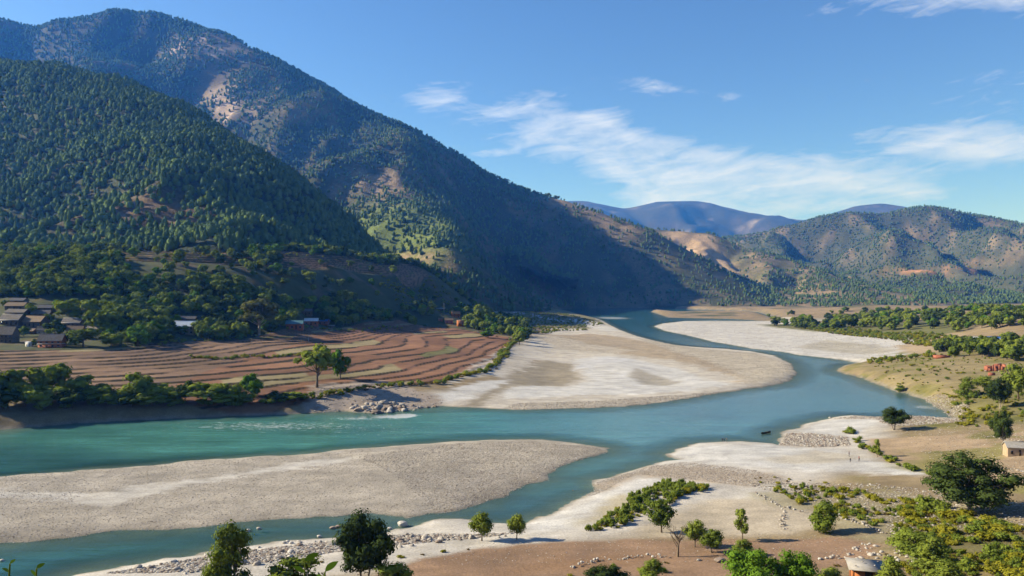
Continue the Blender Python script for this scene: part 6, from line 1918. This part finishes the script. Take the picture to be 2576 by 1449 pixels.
# ------------------------------------------------------------------ sprigs close to the camera
def sprig(px, py, d, size, label, seed, n=7):
    r = np.random.default_rng(seed)
    x, y, z = sd3(px, py, d)
    g = gz(x, y)
    e = bpy.data.objects.new('leafy_sprig', None); COL.objects.link(e); e.location = (x, y, g); tag(e, label, 'plant')
    h = z - g
    pts = np.array([[-.1 * h, .05, -.05], [-.06 * h, .02, h * .35], [-.02 * h, 0, h * .7], [0, 0, h]])
    add_obj('stem', mesh_np('stem', *tube(pts, [.012, .010, .007, .003], 6), M_SHRUB_GREEN), e)
    for i in range(n):
        t = 1 - 0.05 * i * (size / .08)
        p = np.array([np.interp(t, [0, .35, .7, 1], pts[:, k]) for k in range(3)])
        a = i * 2.4 + r.random() * .5; up = 0.9 - 0.22 * i + .2 * r.random()
        dr = np.array([math.cos(a), math.sin(a) * .5, up]); dr /= np.linalg.norm(dr)
        sd_ = np.cross(dr, [0, 1, 0.2]); sd_ /= np.linalg.norm(sd_)
        L_ = size * (.7 + .6 * r.random()); k = np.linspace(0, 1, 7)
        wd = L_ * .17 * np.sin(np.pi * k ** .8) + .0004
        c = p + np.outer(k * L_, dr) + np.outer(-.25 * L_ * k ** 2, [0, 0, 1])
        v = np.concatenate([c - np.outer(wd, sd_), c + np.array([0, 0, -.06 * L_]) * np.sin(np.pi * k)[:, None], c + np.outer(wd, sd_)])
        f = [(j, j + 1, 7 + j + 1, 7 + j) for j in range(6)] + [(7 + j, 7 + j + 1, 14 + j + 1, 14 + j) for j in range(6)]
        add_obj('leaf', mesh_np('leaf', v, f, M_LEAF_BRIGHT, True), e)


sprig(25, 1418, 3.0, 0.040, 'blurred green leafy shoot at the bottom left corner, left one', 1)
sprig(92, 1430, 3.1, 0.038, 'blurred green leafy shoot at the bottom left corner, right one', 2)
sprig(768, 1412, 3.2, 0.065, 'green long-leaved shoot poking up beside the tall leafy tree', 3, 8)
sprig(818, 1438, 3.1, 0.058, 'lower green long-leaved shoot at the bottom edge', 4, 8)
# ------------------------------------------------------------------ haze
def build_haze():
    m = bpy.data.materials.new('haze_air')
    m.use_nodes = True
    nt = m.node_tree
    nt.nodes.clear()
    v = nt.nodes.new('ShaderNodeVolumePrincipled')
    v.inputs['Color'].default_value = (0.05, 0.26, 1.0, 1)
    v.inputs['Absorption Color'].default_value = (1, 1, 1, 1)
    v.inputs['Density'].default_value = HAZE
    v.inputs['Anisotropy'].default_value = 0.25
    out = nt.nodes.new('ShaderNodeOutputMaterial')
    nt.links.new(v.outputs[0], out.inputs['Volume'])
    x0, x1, y0, y1, z0, z1 = -9800, 9800, -900, 15500, -150, 1620
    v8 = [(x, y, z) for z in (z0, z1) for y in (y0, y1) for x in (x0, x1)]
    me = mesh_np('haze', v8, [(0, 2, 3, 1), (4, 5, 7, 6), (0, 1, 5, 4), (2, 6, 7, 3), (0, 4, 6, 2), (1, 3, 7, 5)], m)
    o = add_obj('haze', me, kind='stuff', label='thin blue haze filling the whole valley air', cat='haze')


HAZE = 6.6e-5
build_haze()
